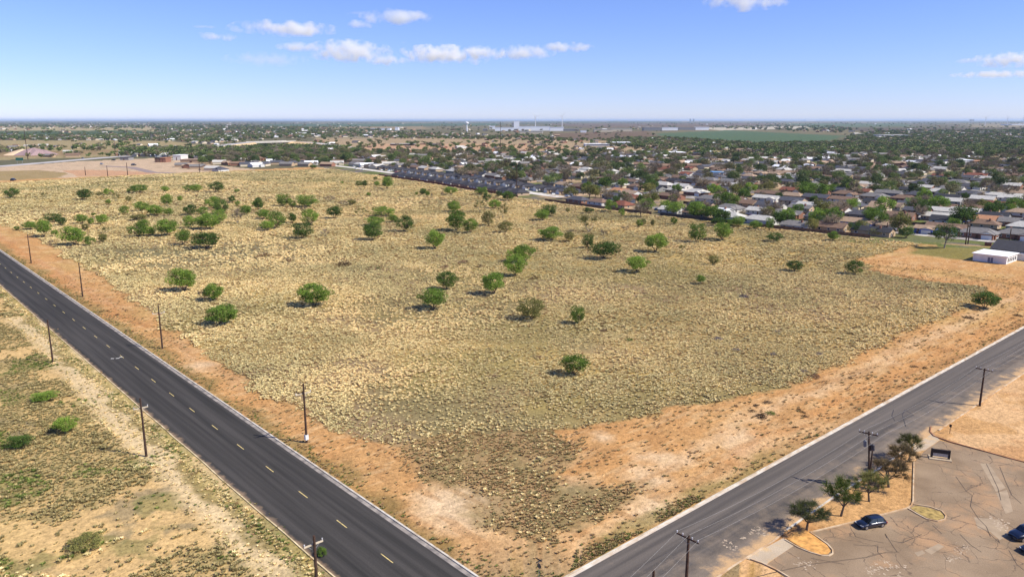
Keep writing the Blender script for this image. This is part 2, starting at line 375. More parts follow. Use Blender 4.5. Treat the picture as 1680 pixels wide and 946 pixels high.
# ------------------------------------------------------------------ asphalt etc
def asphalt(name,c1,c2,along,lines=None,dust=None,cracks=None,edge=None,ns=.35):
    m,nt,b=newmat(name);L=nt.links
    b.inputs['Roughness'].default_value=.9;b.inputs['Specular IOR Level'].default_value=.08
    geo=N(nt,'ShaderNodeNewGeometry');mp=N(nt,'ShaderNodeMapping')
    mp.inputs['Scale'].default_value=(1,.02,1) if along=='y' else ((.02,1,1) if along=='x' else (1,1,1))
    L.new(geo.outputs['Position'],mp.inputs['Vector'])
    n1=N(nt,'ShaderNodeTexNoise');n1.inputs['Scale'].default_value=.8 if along!='n' else .15;n1.inputs['Detail'].default_value=6
    L.new(mp.outputs[0],n1.inputs['Vector'])
    cr=N(nt,'ShaderNodeMapRange');cr.inputs['From Min'].default_value=.35;cr.inputs['From Max'].default_value=.65
    L.new(n1.outputs['Fac'],cr.inputs['Value'])
    mx=N(nt,'ShaderNodeMix',data_type='RGBA');mx.inputs['A'].default_value=(*c1,1);mx.inputs['B'].default_value=(*c2,1)
    L.new(cr.outputs['Result'],mx.inputs['Factor']);out=mx.outputs['Result']
    n2=N(nt,'ShaderNodeTexNoise');n2.inputs['Scale'].default_value=ns;n2.inputs['Detail'].default_value=7;n2.inputs['Roughness'].default_value=.65
    L.new(geo.outputs['Position'],n2.inputs['Vector'])
    sx=N(nt,'ShaderNodeSeparateXYZ');L.new(geo.outputs['Position'],sx.inputs[0])
    def mixin(c,fac):
        nonlocal out
        q=N(nt,'ShaderNodeMix',data_type='RGBA');q.inputs['B'].default_value=(*c,1);L.new(out,q.inputs['A']);L.new(fac,q.inputs['Factor']);out=q.outputs['Result']
    def edgefac(axis,frm,to,thr0,thr1,amt):
        r=N(nt,'ShaderNodeMapRange');r.inputs['From Min'].default_value=frm;r.inputs['From Max'].default_value=to;r.inputs['To Min'].default_value=0;r.inputs['To Max'].default_value=.5
        L.new(sx.outputs[axis],r.inputs['Value'])
        a=N(nt,'ShaderNodeMath',operation='ADD');L.new(r.outputs['Result'],a.inputs[0]);L.new(n2.outputs['Fac'],a.inputs[1])
        s=N(nt,'ShaderNodeMapRange');s.inputs['From Min'].default_value=thr0;s.inputs['From Max'].default_value=thr1;s.inputs['To Max'].default_value=amt
        L.new(a.outputs[0],s.inputs['Value']);return s.outputs['Result']
    for (axis,frm,to,t0,t1,amt,c) in (edge or []): mixin(c,edgefac(axis,frm,to,t0,t1,amt))
    if dust:
        s=N(nt,'ShaderNodeMapRange');s.inputs['From Min'].default_value=.5;s.inputs['From Max'].default_value=.68;s.inputs['To Max'].default_value=.8
        L.new(n2.outputs['Fac'],s.inputs['Value']);mixin(dust,s.outputs['Result'])
    if cracks:
        wv=N(nt,'ShaderNodeTexNoise');wv.inputs['Scale'].default_value=.5;wv.inputs['Detail'].default_value=4;L.new(geo.outputs['Position'],wv.inputs['Vector'])
        sc=N(nt,'ShaderNodeVectorMath',operation='SCALE');sc.inputs['Scale'].default_value=2.2;L.new(wv.outputs['Color'],sc.inputs[0])
        ad=N(nt,'ShaderNodeVectorMath',operation='ADD');L.new(geo.outputs['Position'],ad.inputs[0]);L.new(sc.outputs[0],ad.inputs[1])
        for s_,wd in cracks:
            v=N(nt,'ShaderNodeTexVoronoi');v.feature='DISTANCE_TO_EDGE';v.voronoi_dimensions='2D';v.inputs['Scale'].default_value=s_
            L.new(ad.outputs[0],v.inputs['Vector'])
            r=N(nt,'ShaderNodeMapRange');r.inputs['From Min'].default_value=wd*s_*.5;r.inputs['From Max'].default_value=wd*s_;r.inputs['To Min'].default_value=.8;r.inputs['To Max'].default_value=0
            L.new(v.outputs['Distance'],r.inputs['Value'])
            mk=N(nt,'ShaderNodeMapRange');mk.inputs['From Min'].default_value=.42;mk.inputs['From Max'].default_value=.5;L.new(n2.outputs['Fac'],mk.inputs['Value'])
            mm=N(nt,'ShaderNodeMath',operation='MULTIPLY');L.new(r.outputs['Result'],mm.inputs[0]);L.new(mk.outputs['Result'],mm.inputs[1])
            mixin((.11,.08,.06),mm.outputs[0])
    # fine grain
    n3=N(nt,'ShaderNodeTexNoise');n3.inputs['Scale'].default_value=6;n3.inputs['Detail'].default_value=3;L.new(geo.outputs['Position'],n3.inputs['Vector'])
    g3=N(nt,'ShaderNodeMapRange');g3.inputs['From Min'].default_value=.3;g3.inputs['From Max'].default_value=.7;g3.inputs['To Min'].default_value=.88;g3.inputs['To Max'].default_value=1.12;L.new(n3.outputs['Fac'],g3.inputs['Value'])
    vm=N(nt,'ShaderNodeVectorMath',operation='SCALE');L.new(out,vm.inputs[0]);L.new(g3.outputs['Result'],vm.inputs['Scale'])
    L.new(vm.outputs[0],b.inputs['Base Color'])
    return m
dustc=lin((206,160,112))
M_r1=asphalt('asphalt_dark',(.036,.034,.031),(.068,.062,.056),'y',edge=[('X',ROADX0+1.6,ROADX0,.78,1.0,.75,lin((150,126,100))),('X',ROADX1-1.2,ROADX1,.8,1.0,.6,lin((150,130,112)))])
M_r2=asphalt('asphalt_worn',(.088,.077,.068),(.148,.126,.106),'x',edge=[('Y',58,49.5,.6,1.0,.5,lin((158,138,114))),('Y',54.5,49.5,.78,.98,.9,lin((194,158,114)))])
M_lot=asphalt('asphalt_cracked_lot',(.225,.158,.098),(.31,.225,.143),'n',dust=lin((176,140,104)),cracks=[(.10,.10),(.24,.06)],ns=.13)
M_conc=asphalt('concrete_slab',(.40,.31,.21),(.50,.40,.28),'n',dust=lin((206,168,112)))
M_kerb=mat('kerb_concrete',(.54,.50,.42),.85,var=.12,scale=.6,dirt=lin((172,152,124)))
M_kerbd=mat('kerb_dusty',(.52,.40,.26),.85,var=.12,scale=.6,dirt=lin((170,130,88)))
def sheet(name,poly,z,m,label,cat,th=None):
    mb=MB();mb.add([(x,y,z) for x,y in poly],[tuple(range(len(poly)))]);me=mb.mesh(name)
    if me.polygons[0].normal.z<0:
        me.flip_normals()
    return struct(link(name,me,m),label,cat)
sheet('main_road',[(ROADX0,-200),(ROADX1,-200),(ROADX1,1120),(ROADX0,1120)],.03,M_r1,'dark asphalt two lane road running away on the left','road')
sheet('side_road',[(ROADX1,R2Y0),(1400,R2Y0),(1400,R2Y1),(ROADX1,R2Y1)],.026,M_r2,'worn grey asphalt side road crossing the lower right','road')
# kerbs with gutters
def kerb_line(mb,pts,w=.22,h=.14,z0=0.0):
    pts=[Vector((p[0],p[1],0)) for p in pts];n=len(pts);Lf=[];Rt=[]
    for i,p in enumerate(pts):
        d=(pts[min(i+1,n-1)]-pts[max(i-1,0)]).normalized();nn=Vector((-d.y,d.x,0))
        Lf.append(p+nn*w/2);Rt.append(p-nn*w/2)
    vs=[]
    for a,b in zip(Lf,Rt): vs+= [(a.x,a.y,z0),(a.x,a.y,h),(b.x,b.y,h),(b.x,b.y,z0)]
    fs=[]
    for i in range(n-1):
        o=i*4;q=o+4;fs+=[(o,o+1,q+1,q),(o+1,o+2,q+2,q+1),(o+2,o+3,q+3,q+2)]
    fs+=[(0,3,2,1),(4*n-4,4*n-3,4*n-2,4*n-1)]
    mb.add(vs,fs)
def wob(a,b,n,amp=.05):
    return [(a[0]+(b[0]-a[0])*i/n+random.uniform(-amp,amp),a[1]+(b[1]-a[1])*i/n+random.uniform(-amp,amp)) for i in range(n+1)]
mb=MB();kerb_line(mb,wob((ROADX1+.14,R2Y1+3.1),(ROADX1+.14,1115),120,.02),.3,.16);struct(link('kerb',mb.mesh('kerb'),M_kerb),'pale concrete kerb along the dirt side of the main road','kerb')
mb=MB();mb.add([(ROADX1-.75,R2Y1+3,.036),(ROADX1-.02,R2Y1+3,.036),(ROADX1-.02,1115,.036),(ROADX1-.75,1115,.036)],[(0,1,2,3)]);struct(link('gutter',mb.mesh('gutter'),mat('gutter_concrete',(.30,.26,.22),.9,var=.2,scale=.5,dirt=(.1,.09,.085))),'dusty concrete gutter beside the main road kerb','gutter')
mb=MB();kerb_line(mb,wob((ROADX1+3,R2Y1+.11),(1400,R2Y1+.11),240,.02),.22,.14);struct(link('kerb',mb.mesh('kerb'),M_kerb),'pale kerb on the field side of the side road','kerb')
mb=MB();mb.add([(ROADX1+3,R2Y1-.02,.035),(ROADX1+3,R2Y1-.5,.035),(1400,R2Y1-.5,.035),(1400,R2Y1-.02,.035)],[(0,1,2,3)]);struct(link('gutter',mb.mesh('gutter'),mat('gutter_pale',(.56,.51,.43),.9,var=.15,scale=.4,dirt=lin((178,152,122)))),'pale gutter strip along the side road','gutter')
arc=[(ROADX1+3.1-2.96*math.cos(t),R2Y1+3.1-2.94*math.sin(t)) for t in np.linspace(0,PI/2,8)]
mb=MB();kerb_line(mb,arc,.3,.16);struct(link('kerb',mb.mesh('kerb'),M_kerb),'curved kerb corner where the two roads meet','kerb')
sheet('road_corner',[(ROADX1-.01,R2Y1-.01),(ROADX1+3.1,R2Y1-.01)]+[(x_,y_) for x_,y_ in reversed(arc)]+[(ROADX1-.01,R2Y1+3.1)],.028,M_r2,'asphalt fillet at the road corner','road')
# left road edge: low, half buried kerb
mb=MB();kerb_line(mb,wob((ROADX0-.1,-100),(ROADX0-.1,1115),160,.08),.2,.07);struct(link('kerb',mb.mesh('kerb'),mat('kerb_buried',lin((205,186,146)),.9,var=.2,scale=.35,dirt=lin((150,128,86)))),'low sandy edging on the left side of the main road','kerb')
# dashes
M_yel=mat('road_paint_yellow',lin((226,204,130)),.7,var=.1,scale=2,dirt=lin((160,142,96)))
mb=MB();y=68.2
while y<760:
    mb.add([(49.96,y,.04),(50.09,y,.04),(50.09,y+3.0,.04),(49.96,y+3.0,.04)],[(0,1,2,3)]);y+=12.2
struct(link('lane_marking',mb.mesh('lane_marking'),M_yel),'yellow dashed centre line on the main road','road marking')
mb=MB()
for (a,b) in [((182,588),(187,588)),((190,588),(196,587)),((196,586),(201,585))]:
    p=G(*a);q=G(*b);d=Vector((q[0]-p[0],q[1]-p[1],0)).normalized()*1;n_=Vector((-d.y,d.x,0))*.18
    mb.add([(p[0]-n_.x,p[1]-n_.y,.041),(q[0]-n_.x,q[1]-n_.y,.041),(q[0]+n_.x,q[1]+n_.y,.041),(p[0]+n_.x,p[1]+n_.y,.041)],[(0,1,2,3)])
struct(link('lane_marking',mb.mesh('lane_marking'),mat('road_paint_white',(.7,.68,.62),.6)),'three short white painted marks across the main road','road marking')
# parking lot
lot_px=[(1310,960),(1258,925),(1303,894),(1345,884),(1328,873),(1489,834),(1498,826),(1499,760),(1517,739),(1542,722),(1600,737),(1700,763),(1900,815),(2300,1300),(1500,1200)]
sheet('parking_lot',g(lot_px),.012,M_lot,'cracked brown asphalt car park at the lower right','car park')
sheet('driveway',g([(1222,915),(1285,882),(1304,893.5),(1257,925)]),.02,M_conc,'pale concrete driveway into the cracked car park','driveway')
sheet('driveway',g([(1500,722),(1526,706),(1542,721.5),(1517,738.5),(1498,742)]),.02,M_conc,'pale concrete driveway by the sign','driveway')
mb=MB();kerb_line(mb,wob((153,49.35),(1400,49.35),90,.03),.3,.12);struct(link('kerb',mb.mesh('kerb'),M_kerbd),'dusty kerb between the side road and the bare dirt lot','kerb')
M_patch=mat('asphalt_patch',lin((160,140,114)),.9,var=.1,scale=.6)
mb=MB()
for q in [[(1517,902),(1540,891),(1549,896),(1528,909)],[(1608,760),(1622,760),(1650,800),(1634,806)],[(1634,808),(1652,803),(1662,838),(1650,842)],[(1598,848),(1640,852),(1655,878),(1640,885),(1625,872),(1604,866)],[(1500,906),(1513,902),(1518,907),(1506,912)]]:
    p=g(q);mb.add([(x,y,.0165) for x,y in p],[tuple(range(len(p)))])
struct(link('pavement_patch',mb.mesh('pavement_patch'),M_patch),'pale repair patches in the cracked car park','car park')
M_chalk=mat('worn_paint',lin((178,160,136)),.9,var=.2,scale=1.5,dirt=lin((150,130,108)))
def blotch(mb,cx,cy,r,z,n=11,el=.5,rot=0):
    ps=[]
    for i in range(n):
        a=2*PI*i/n;rr=r*random.uniform(.55,1.15);u=rr*math.cos(a);v_=rr*el*math.sin(a)
        ps.append((cx+u*math.cos(rot)-v_*math.sin(rot),cy+u*math.sin(rot)+v_*math.cos(rot),z))
    mb.add(ps,[tuple(range(n))])
mb=MB()
for (a,b_,r) in [(1195,893,.9),(1203,898,.7),(1240,867,.8),(1250,872,1.0),(1255,876,.5),(1233,874,.35),(1220,882,.3),(1188,888,.5)]:
    p=G(a,b_)
    for k in range(16):
        t=random.random()*2*PI;blotch(mb,p[0]+r*.9*math.cos(t)+random.gauss(0,.1),p[1]+r*.45*math.sin(t)+random.gauss(0,.1),random.uniform(.08,.2),.031+.0001*k,n=7,el=.6,rot=random.random()*3)
for (a,b_,r) in [(1640,857,1.6),(1648,866,1.2),(1320,925,1.1),(1575,905,.8),(1586,898,.7),(1450,935,1.8),(1468,928,1.2),(1430,938,1.0),(1330,924,.7),(1572,914,.6),(1560,918,.8)]:
    p=G(a,b_);
    for k in range(26): blotch(mb,p[0]+random.gauss(0,r*.55),p[1]+random.gauss(0,r*.55),r*random.uniform(.06,.2),.0175+.0001*k,n=7,el=.6,rot=random.random()*3)
struct(link('pale_stain',mb.mesh('pale_stain'),M_chalk),'chalky pale worn marks on the asphalt','road marking')
# tyre streaks on side road
M_tyre=mat('tyre_streak',(.05,.045,.045),.9,var=.15,scale=.4)
mb=MB()
def streak(mb,pts,w,z):
    p=g(pts)
    for i in range(len(p)-1):
        a=Vector((*p[i],0));b_=Vector((*p[i+1],0));d=(b_-a).normalized();n_=Vector((-d.y,d.x,0))*w/2
        mb.add([(a.x-n_.x,a.y-n_.y,z),(b_.x-n_.x,b_.y-n_.y,z),(b_.x+n_.x,b_.y+n_.y,z),(a.x+n_.x,a.y+n_.y,z)],[(0,1,2,3)])
streak(mb,[(1500,682),(1485,672),(1480,680),(1486,700)],.18,.032);streak(mb,[(1468,690),(1463,682),(1466,672)],.18,.033)
struct(link('tyre_mark',mb.mesh('tyre_mark'),M_tyre),'curved dark tyre marks on the side road','road marking')
# long cracks in lot
mb=MB()
for pts in [[(1240,946),(1262,940),(1330,925),(1420,914),(1455,905),(1475,905)],[(1455,882),(1452,875),(1466,897),(1472,905)],[(1400,893),(1430,895),(1441,893)],[(1440,895),(1440,905),(1449,914)],[(1400,872),(1404,880),(1428,886),(1450,890)],[(1461,886),(1480,890),(1512,876)],[(1568,781),(1585,805),(1595,812),(1592,830),(1605,850),(1618,863),(1625,880)],[(1618,760),(1637,800),(1642,820)],[(1530,861),(1545,875)],[(1330,915),(1385,925)],[(1600,860),(1618,870),(1640,890),(1637,884)],[(1640,765),(1650,790),(1660,812),(1676,826)],[(1575,876),(1592,893),(1610,905)],[(1655,902),(1668,925),(1680,935)],[(1560,850),(1576,845)]]:
    streak(mb,pts,.11,.0182)
struct(link('asphalt_crack',mb.mesh('asphalt_crack'),mat('crack_tar',(.075,.055,.042),.9)),'dark tar cracks across the car park','car park')
# kerbs round tree strip
def kerb(pts,m,label,w=.2,h=.14):
    mb=MB();kerb_line(mb,g(pts),w,h);struct(link('kerb',mb.mesh('kerb'),m),label,'kerb')
kerb([(1499.5,757),(1498.5,790),(1498,822),(1495,829),(1488,833.5),(1440,846),(1380,861),(1329,873)],M_kerbd,'dusty kerb between the tree strip and the car park')
kerb([(1329,873),(1343,882),(1358,893),(1366,902),(1366,908),(1360,911.5),(1348,911),(1330,906),(1310,898),(1288,885)],M_kerbd,'rounded kerb of the sandy island near the driveway')
kerb([(1490,834),(1505,843),(1520,851),(1538,855),(1550,852),(1552,846),(1545,838),(1525,831),(1499,827)],M_kerbd,'oval kerb of the small island right of the car')
kerb([(1527,700),(1526,708),(1532,715),(1560,725),(1600,736),(1650,750),(1720,768),(1900,812)],mat('kerb_rusty',lin((150,106,76)),.9,var=.15,scale=.6),'rust brown kerb edging the bare dirt lot',.24,.16)
kerb([(1232,917),(1252,924),(1275,935),(1300,950)],M_kerbd,'short kerb beside the dirt mound')
kerb([(1170,952),(1200,930),(1240,905),(1268,888),(1285,874)],M_kerbd,'low kerb of the side road before the driveway',.25,.09)
kerb([(1290,869),(1330,842),(1372,812),(1440,770),(1500,728)],M_kerb,'pale kerb of the side road beside the trees',.3,.12)
sheet('dirt_island',g([(1331,875),(1343,884),(1357,894),(1363,903),(1358,909),(1346,909),(1330,904),(1312,896),(1292,884),(1300,874),(1320,868)]),.05,mat('island_dirt',lin((206,152,84)),.95,var=.2,scale=1.2,bump=.1),'sandy dirt island inside rounded kerb','dirt')
sheet('dirt_island',g([(1494,833),(1507,842),(1521,849),(1538,853),(1548,850),(1549,846),(1543,839),(1525,833),(1502,829)]),.05,mat('island_scrub',lin((160,136,80)),.95,var=.25,scale=1.5,bump=.1),'small scrubby island inside the oval kerb','dirt')
# ------------------------------------------------------------------ instanced ground cover
def tuft(h,w,n,lean,flat=0):
    mb=MB()
    for i in range(n):
        a=random.random()*2*PI;r=random.random()**.7*w*.42;bx,by=r*math.cos(a),r*math.sin(a)
        hh=h*random.uniform(.55,1.1)*(1-.35*r/w);o=random.uniform(.15,.5)*w;a2=a+random.gauss(0,.6)
        tx,ty=bx+o*math.cos(a2)+lean,by+o*math.sin(a2);bw=w*random.uniform(.06,.13);pa=a2+PI/2
        dx,dy=bw*math.cos(pa),bw*math.sin(pa)
        mx_,my_=(bx+tx)/2,(by+ty)/2
        mb.add([(bx-dx,by-dy,0),(bx+dx,by+dy,0),(mx_+dx*1.2,my_+dy*1.2,hh*.75),(tx,ty,hh),(mx_-dx*1.2,my_-dy*1.2,hh*.75)],[(0,1,2,3,4)],lv=random.random())
    return mb.mesh('tuft')
def protoobj(me,m):
    me.materials.append(m);o=bpy.data.objects.new('scatter_source',me);return o
def scatter(name,pts,scl,tint,protos,label,cat):
    n=len(pts);me=bpy.data.meshes.new(name);me.vertices.add(n);me.vertices.foreach_set('co',np.asarray(pts,np.float32).ravel())
    for nm,arr in (('scl',scl),('tint',tint),('rz',rng.random(n)*2*PI)):
        a=me.attributes.new(nm,'FLOAT','POINT');a.data.foreach_set('value',np.asarray(arr,np.float32))
    a=me.attributes.new('pk','INT','POINT');a.data.foreach_set('value',rng.integers(0,len(protos),n).astype(np.int32))
    o=link(name,me);ng=bpy.data.node_groups.new(name,'GeometryNodeTree')
    ng.interface.new_socket('Geometry',in_out='INPUT',socket_type='NodeSocketGeometry');ng.interface.new_socket('Geometry',in_out='OUTPUT',socket_type='NodeSocketGeometry')
    gi=ng.nodes.new('NodeGroupInput');go=ng.nodes.new('NodeGroupOutput');L=ng.links
    def attr(nm,t='FLOAT'):
        q=ng.nodes.new('GeometryNodeInputNamedAttribute');q.data_type=t;q.inputs['Name'].default_value=nm;return q.outputs['Attribute']
    jn=ng.nodes.new('GeometryNodeJoinGeometry');cx=ng.nodes.new('ShaderNodeCombineXYZ');L.new(attr('rz'),cx.inputs['Z'])
    for k,p in enumerate(protos):
        oi=ng.nodes.new('GeometryNodeObjectInfo');oi.inputs['Object'].default_value=p;oi.inputs['As Instance'].default_value=True
        cp=ng.nodes.new('FunctionNodeCompare');cp.data_type='INT';cp.operation='EQUAL'
        ii=[s for s in cp.inputs if s.type=='INT'];L.new(attr('pk','INT'),ii[0]);ii[1].default_value=k
        ip=ng.nodes.new('GeometryNodeInstanceOnPoints');L.new(gi.outputs[0],ip.inputs['Points']);L.new(cp.outputs['Result'],ip.inputs['Selection'])
        L.new(oi.outputs['Geometry'],ip.inputs['Instance']);L.new(cx.outputs[0],ip.inputs['Rotation']);L.new(attr('scl'),ip.inputs['Scale'])
        L.new(ip.outputs[0],jn.inputs[0])
    L.new(jn.outputs[0],go.inputs[0])
    md=o.modifiers.new('scatter','NODES');md.node_group=ng
    struct(o,label,cat,'stuff');return o
M_straw=leafmat('straw_grass',lin((204,182,126)),lin((244,228,174)),.06,.3,True)
M_dark=leafmat('dark_scrub',lin((134,122,80)),lin((182,166,116)),.1,.3,True)
M_brn=leafmat('brown_grass',lin((140,112,76)),lin((190,162,116)),.05,.3,True)
M_weed=leafmat('green_weed',lin((88,104,46)),lin((134,144,76)),.2,.3,True)
def sample(n,x0,x1,y0,y1): return rng.uniform(x0,x1,n),rng.uniform(y0,y1,n)
def infov(x,y,m=160):
    px,py=P(x,y);return (px>-m)&(px<1680+m)&(py<1040)
# tall straw tussocks
X=[];Y=[];S=[]
for (d0,d1,den,sc) in [(80,210,5.2,.52),(210,330,2.9,.68),(330,520,1.2,.95),(520,1000,.4,1.4)]:
    bx=min(480,d1);by=min(905,d1);n=int((bx-56)*(by-62)*den);x,y=sample(n,56,bx,62,by);d=np.hypot(x,y);k=(d>d0)&(d<=d1)&infov(x,y);x,y=x[k],y[k]
    T,S2_,_=field_density(x,y);T=np.clip(T+.16*S2_,0,1);pr=T*(.4+1.0*sstep(.35,.6,fbm(x,y,7,3,90)))*(1-.55*sstep(.52,.66,fbm(x,y,46,4,15)));gp=G(330,425)
    pr=pr*(1-.6*np.clip(1.35-np.hypot((x-gp[0]-6)/52,(y-gp[1]-10)/44),0,1))
    k=rng.random(len(x))<pr;X.append(x[k]);Y.append(y[k]);S.append(sc*rng.uniform(.5,1.2,k.sum())*(.75+.6*fbm(x[k],y[k],11,3,91)))
X=np.concatenate(X);Y=np.concatenate(Y);S=np.concatenate(S)
tint=np.clip(fbm(X,Y,30,4,55)*1.2-.15+rng.normal(0,.18,len(X)),0,1)
scatter('dry_grass',np.stack([X,Y,X*0],-1),S,tint,[protoobj(tuft(.55,1.0,24,.12),M_straw) for _ in range(5)]+[protoobj(tuft(.5,1.0,20,.1),M_brn)],'tall pale straw tussock grass covering the open field','grass')
# short tufts, sparse on dirt and in the short patch
x,y=sample(420000,57,330,63,330);k=infov(x,y);x,y=x[k],y[k];T,S_,I=field_density(x,y)
pr=np.clip(S_*.9*sstep(.2,.5,fbm(x,y,7,3,92))+I*(1-T)*(.04+.08*sstep(.45,.6,fbm(x,y,6,3,94))),0,1)*(np.hypot(x,y)<360);k=rng.random(len(x))<pr*.85
x,y=x[k],y[k];scatter('short_grass',np.stack([x,y,x*0],-1),rng.uniform(.15,.55,len(x)),rng.random(len(x)),[protoobj(tuft(.45,1.0,22,0),M_dark),protoobj(tuft(.45,1.0,22,0),M_brn),protoobj(tuft(.45,1.0,22,0),M_brn)],'short sparse dark tufts on the bare dirt corner of the field','grass')
# kerb weeds
x=np.concatenate([rng.uniform(57,330,20000),ROADX1+.5+np.abs(rng.normal(0,1.8,9000)),40.8+rng.normal(0,.9,9000)]);y=np.concatenate([R2Y1+.6+np.abs(rng.normal(0,1.3,20000)),rng.uniform(66,420,9000),rng.uniform(40,420,9000)])
k=infov(x,y);pr=np.where(y<R2Y1+12,np.where(x<98,.26,.02),.14)*sstep(.35,.55,fbm(x,y,5,3,66))*1.6;k&=(rng.random(len(x))<pr);x,y=x[k],y[k]
scatter('verge_weeds',np.stack([x,y,x*0],-1),rng.uniform(.25,.6,len(x)),rng.random(len(x)),[protoobj(tuft(.4,.8,16,0),M_weed),protoobj(tuft(.45,.8,16,0),M_brn),protoobj(tuft(.45,.8,18,.1),M_dark)],'green and brown weeds growing along the kerbs','weeds')
# left scrub
x,y=sample(900000,-330,41.5,55,560);k=infov(x,y);x,y=x[k],y[k];d=np.hypot(x,y)
sc=sstep(.44,.53,fbm(x+.4*y,y*1.1,13,5,41));pt=soft(x,y,PATH,3)
pr=(.10+.8*sc)*(1-.85*pt)+.22*pt;pr=np.where(np.abs(x-40.9)<1.7,.9,pr)*np.where(d<260,1,.5);k=rng.random(len(x))<pr*.75
x,y,d=x[k],y[k],d[k]
gr=sstep(.57,.64,fbm(x,y,8,4,47));r=rng.random(len(x));st=(fbm(x,y,18,4,57)>.53)|(np.abs(x-40.9)<1.7)|(soft(x,y,PATH,3)>.4)
cl=np.where(r<gr*.5,2,np.where(st&(rng.random(len(x))<.75),0,1))
for c,(nm,mm,lb) in enumerate([('dry_grass',M_straw,'pale dry grass tufts beside the sandy track on the left'),('scrub_brush',M_dark,'low grey green scrub on the sandy land at left'),('green_weeds',M_weed,'patches of green weeds among the scrub at left')]):
    k=cl==c;pp=np.stack([x[k],y[k],x[k]*0],-1)
    scatter(nm,pp,rng.uniform(.2,.8,k.sum())*(.4+fbm(x[k],y[k],6,3,95))*(1-.35*soft(x[k],y[k],PATH,2))*np.where(d[k]>260,1.4,1),rng.random(k.sum()),[protoobj(tuft(.5,1.0,22,.05 if c==0 else 0),mm) for _ in range(3)],lb,'grass' if c==0 else 'scrub')
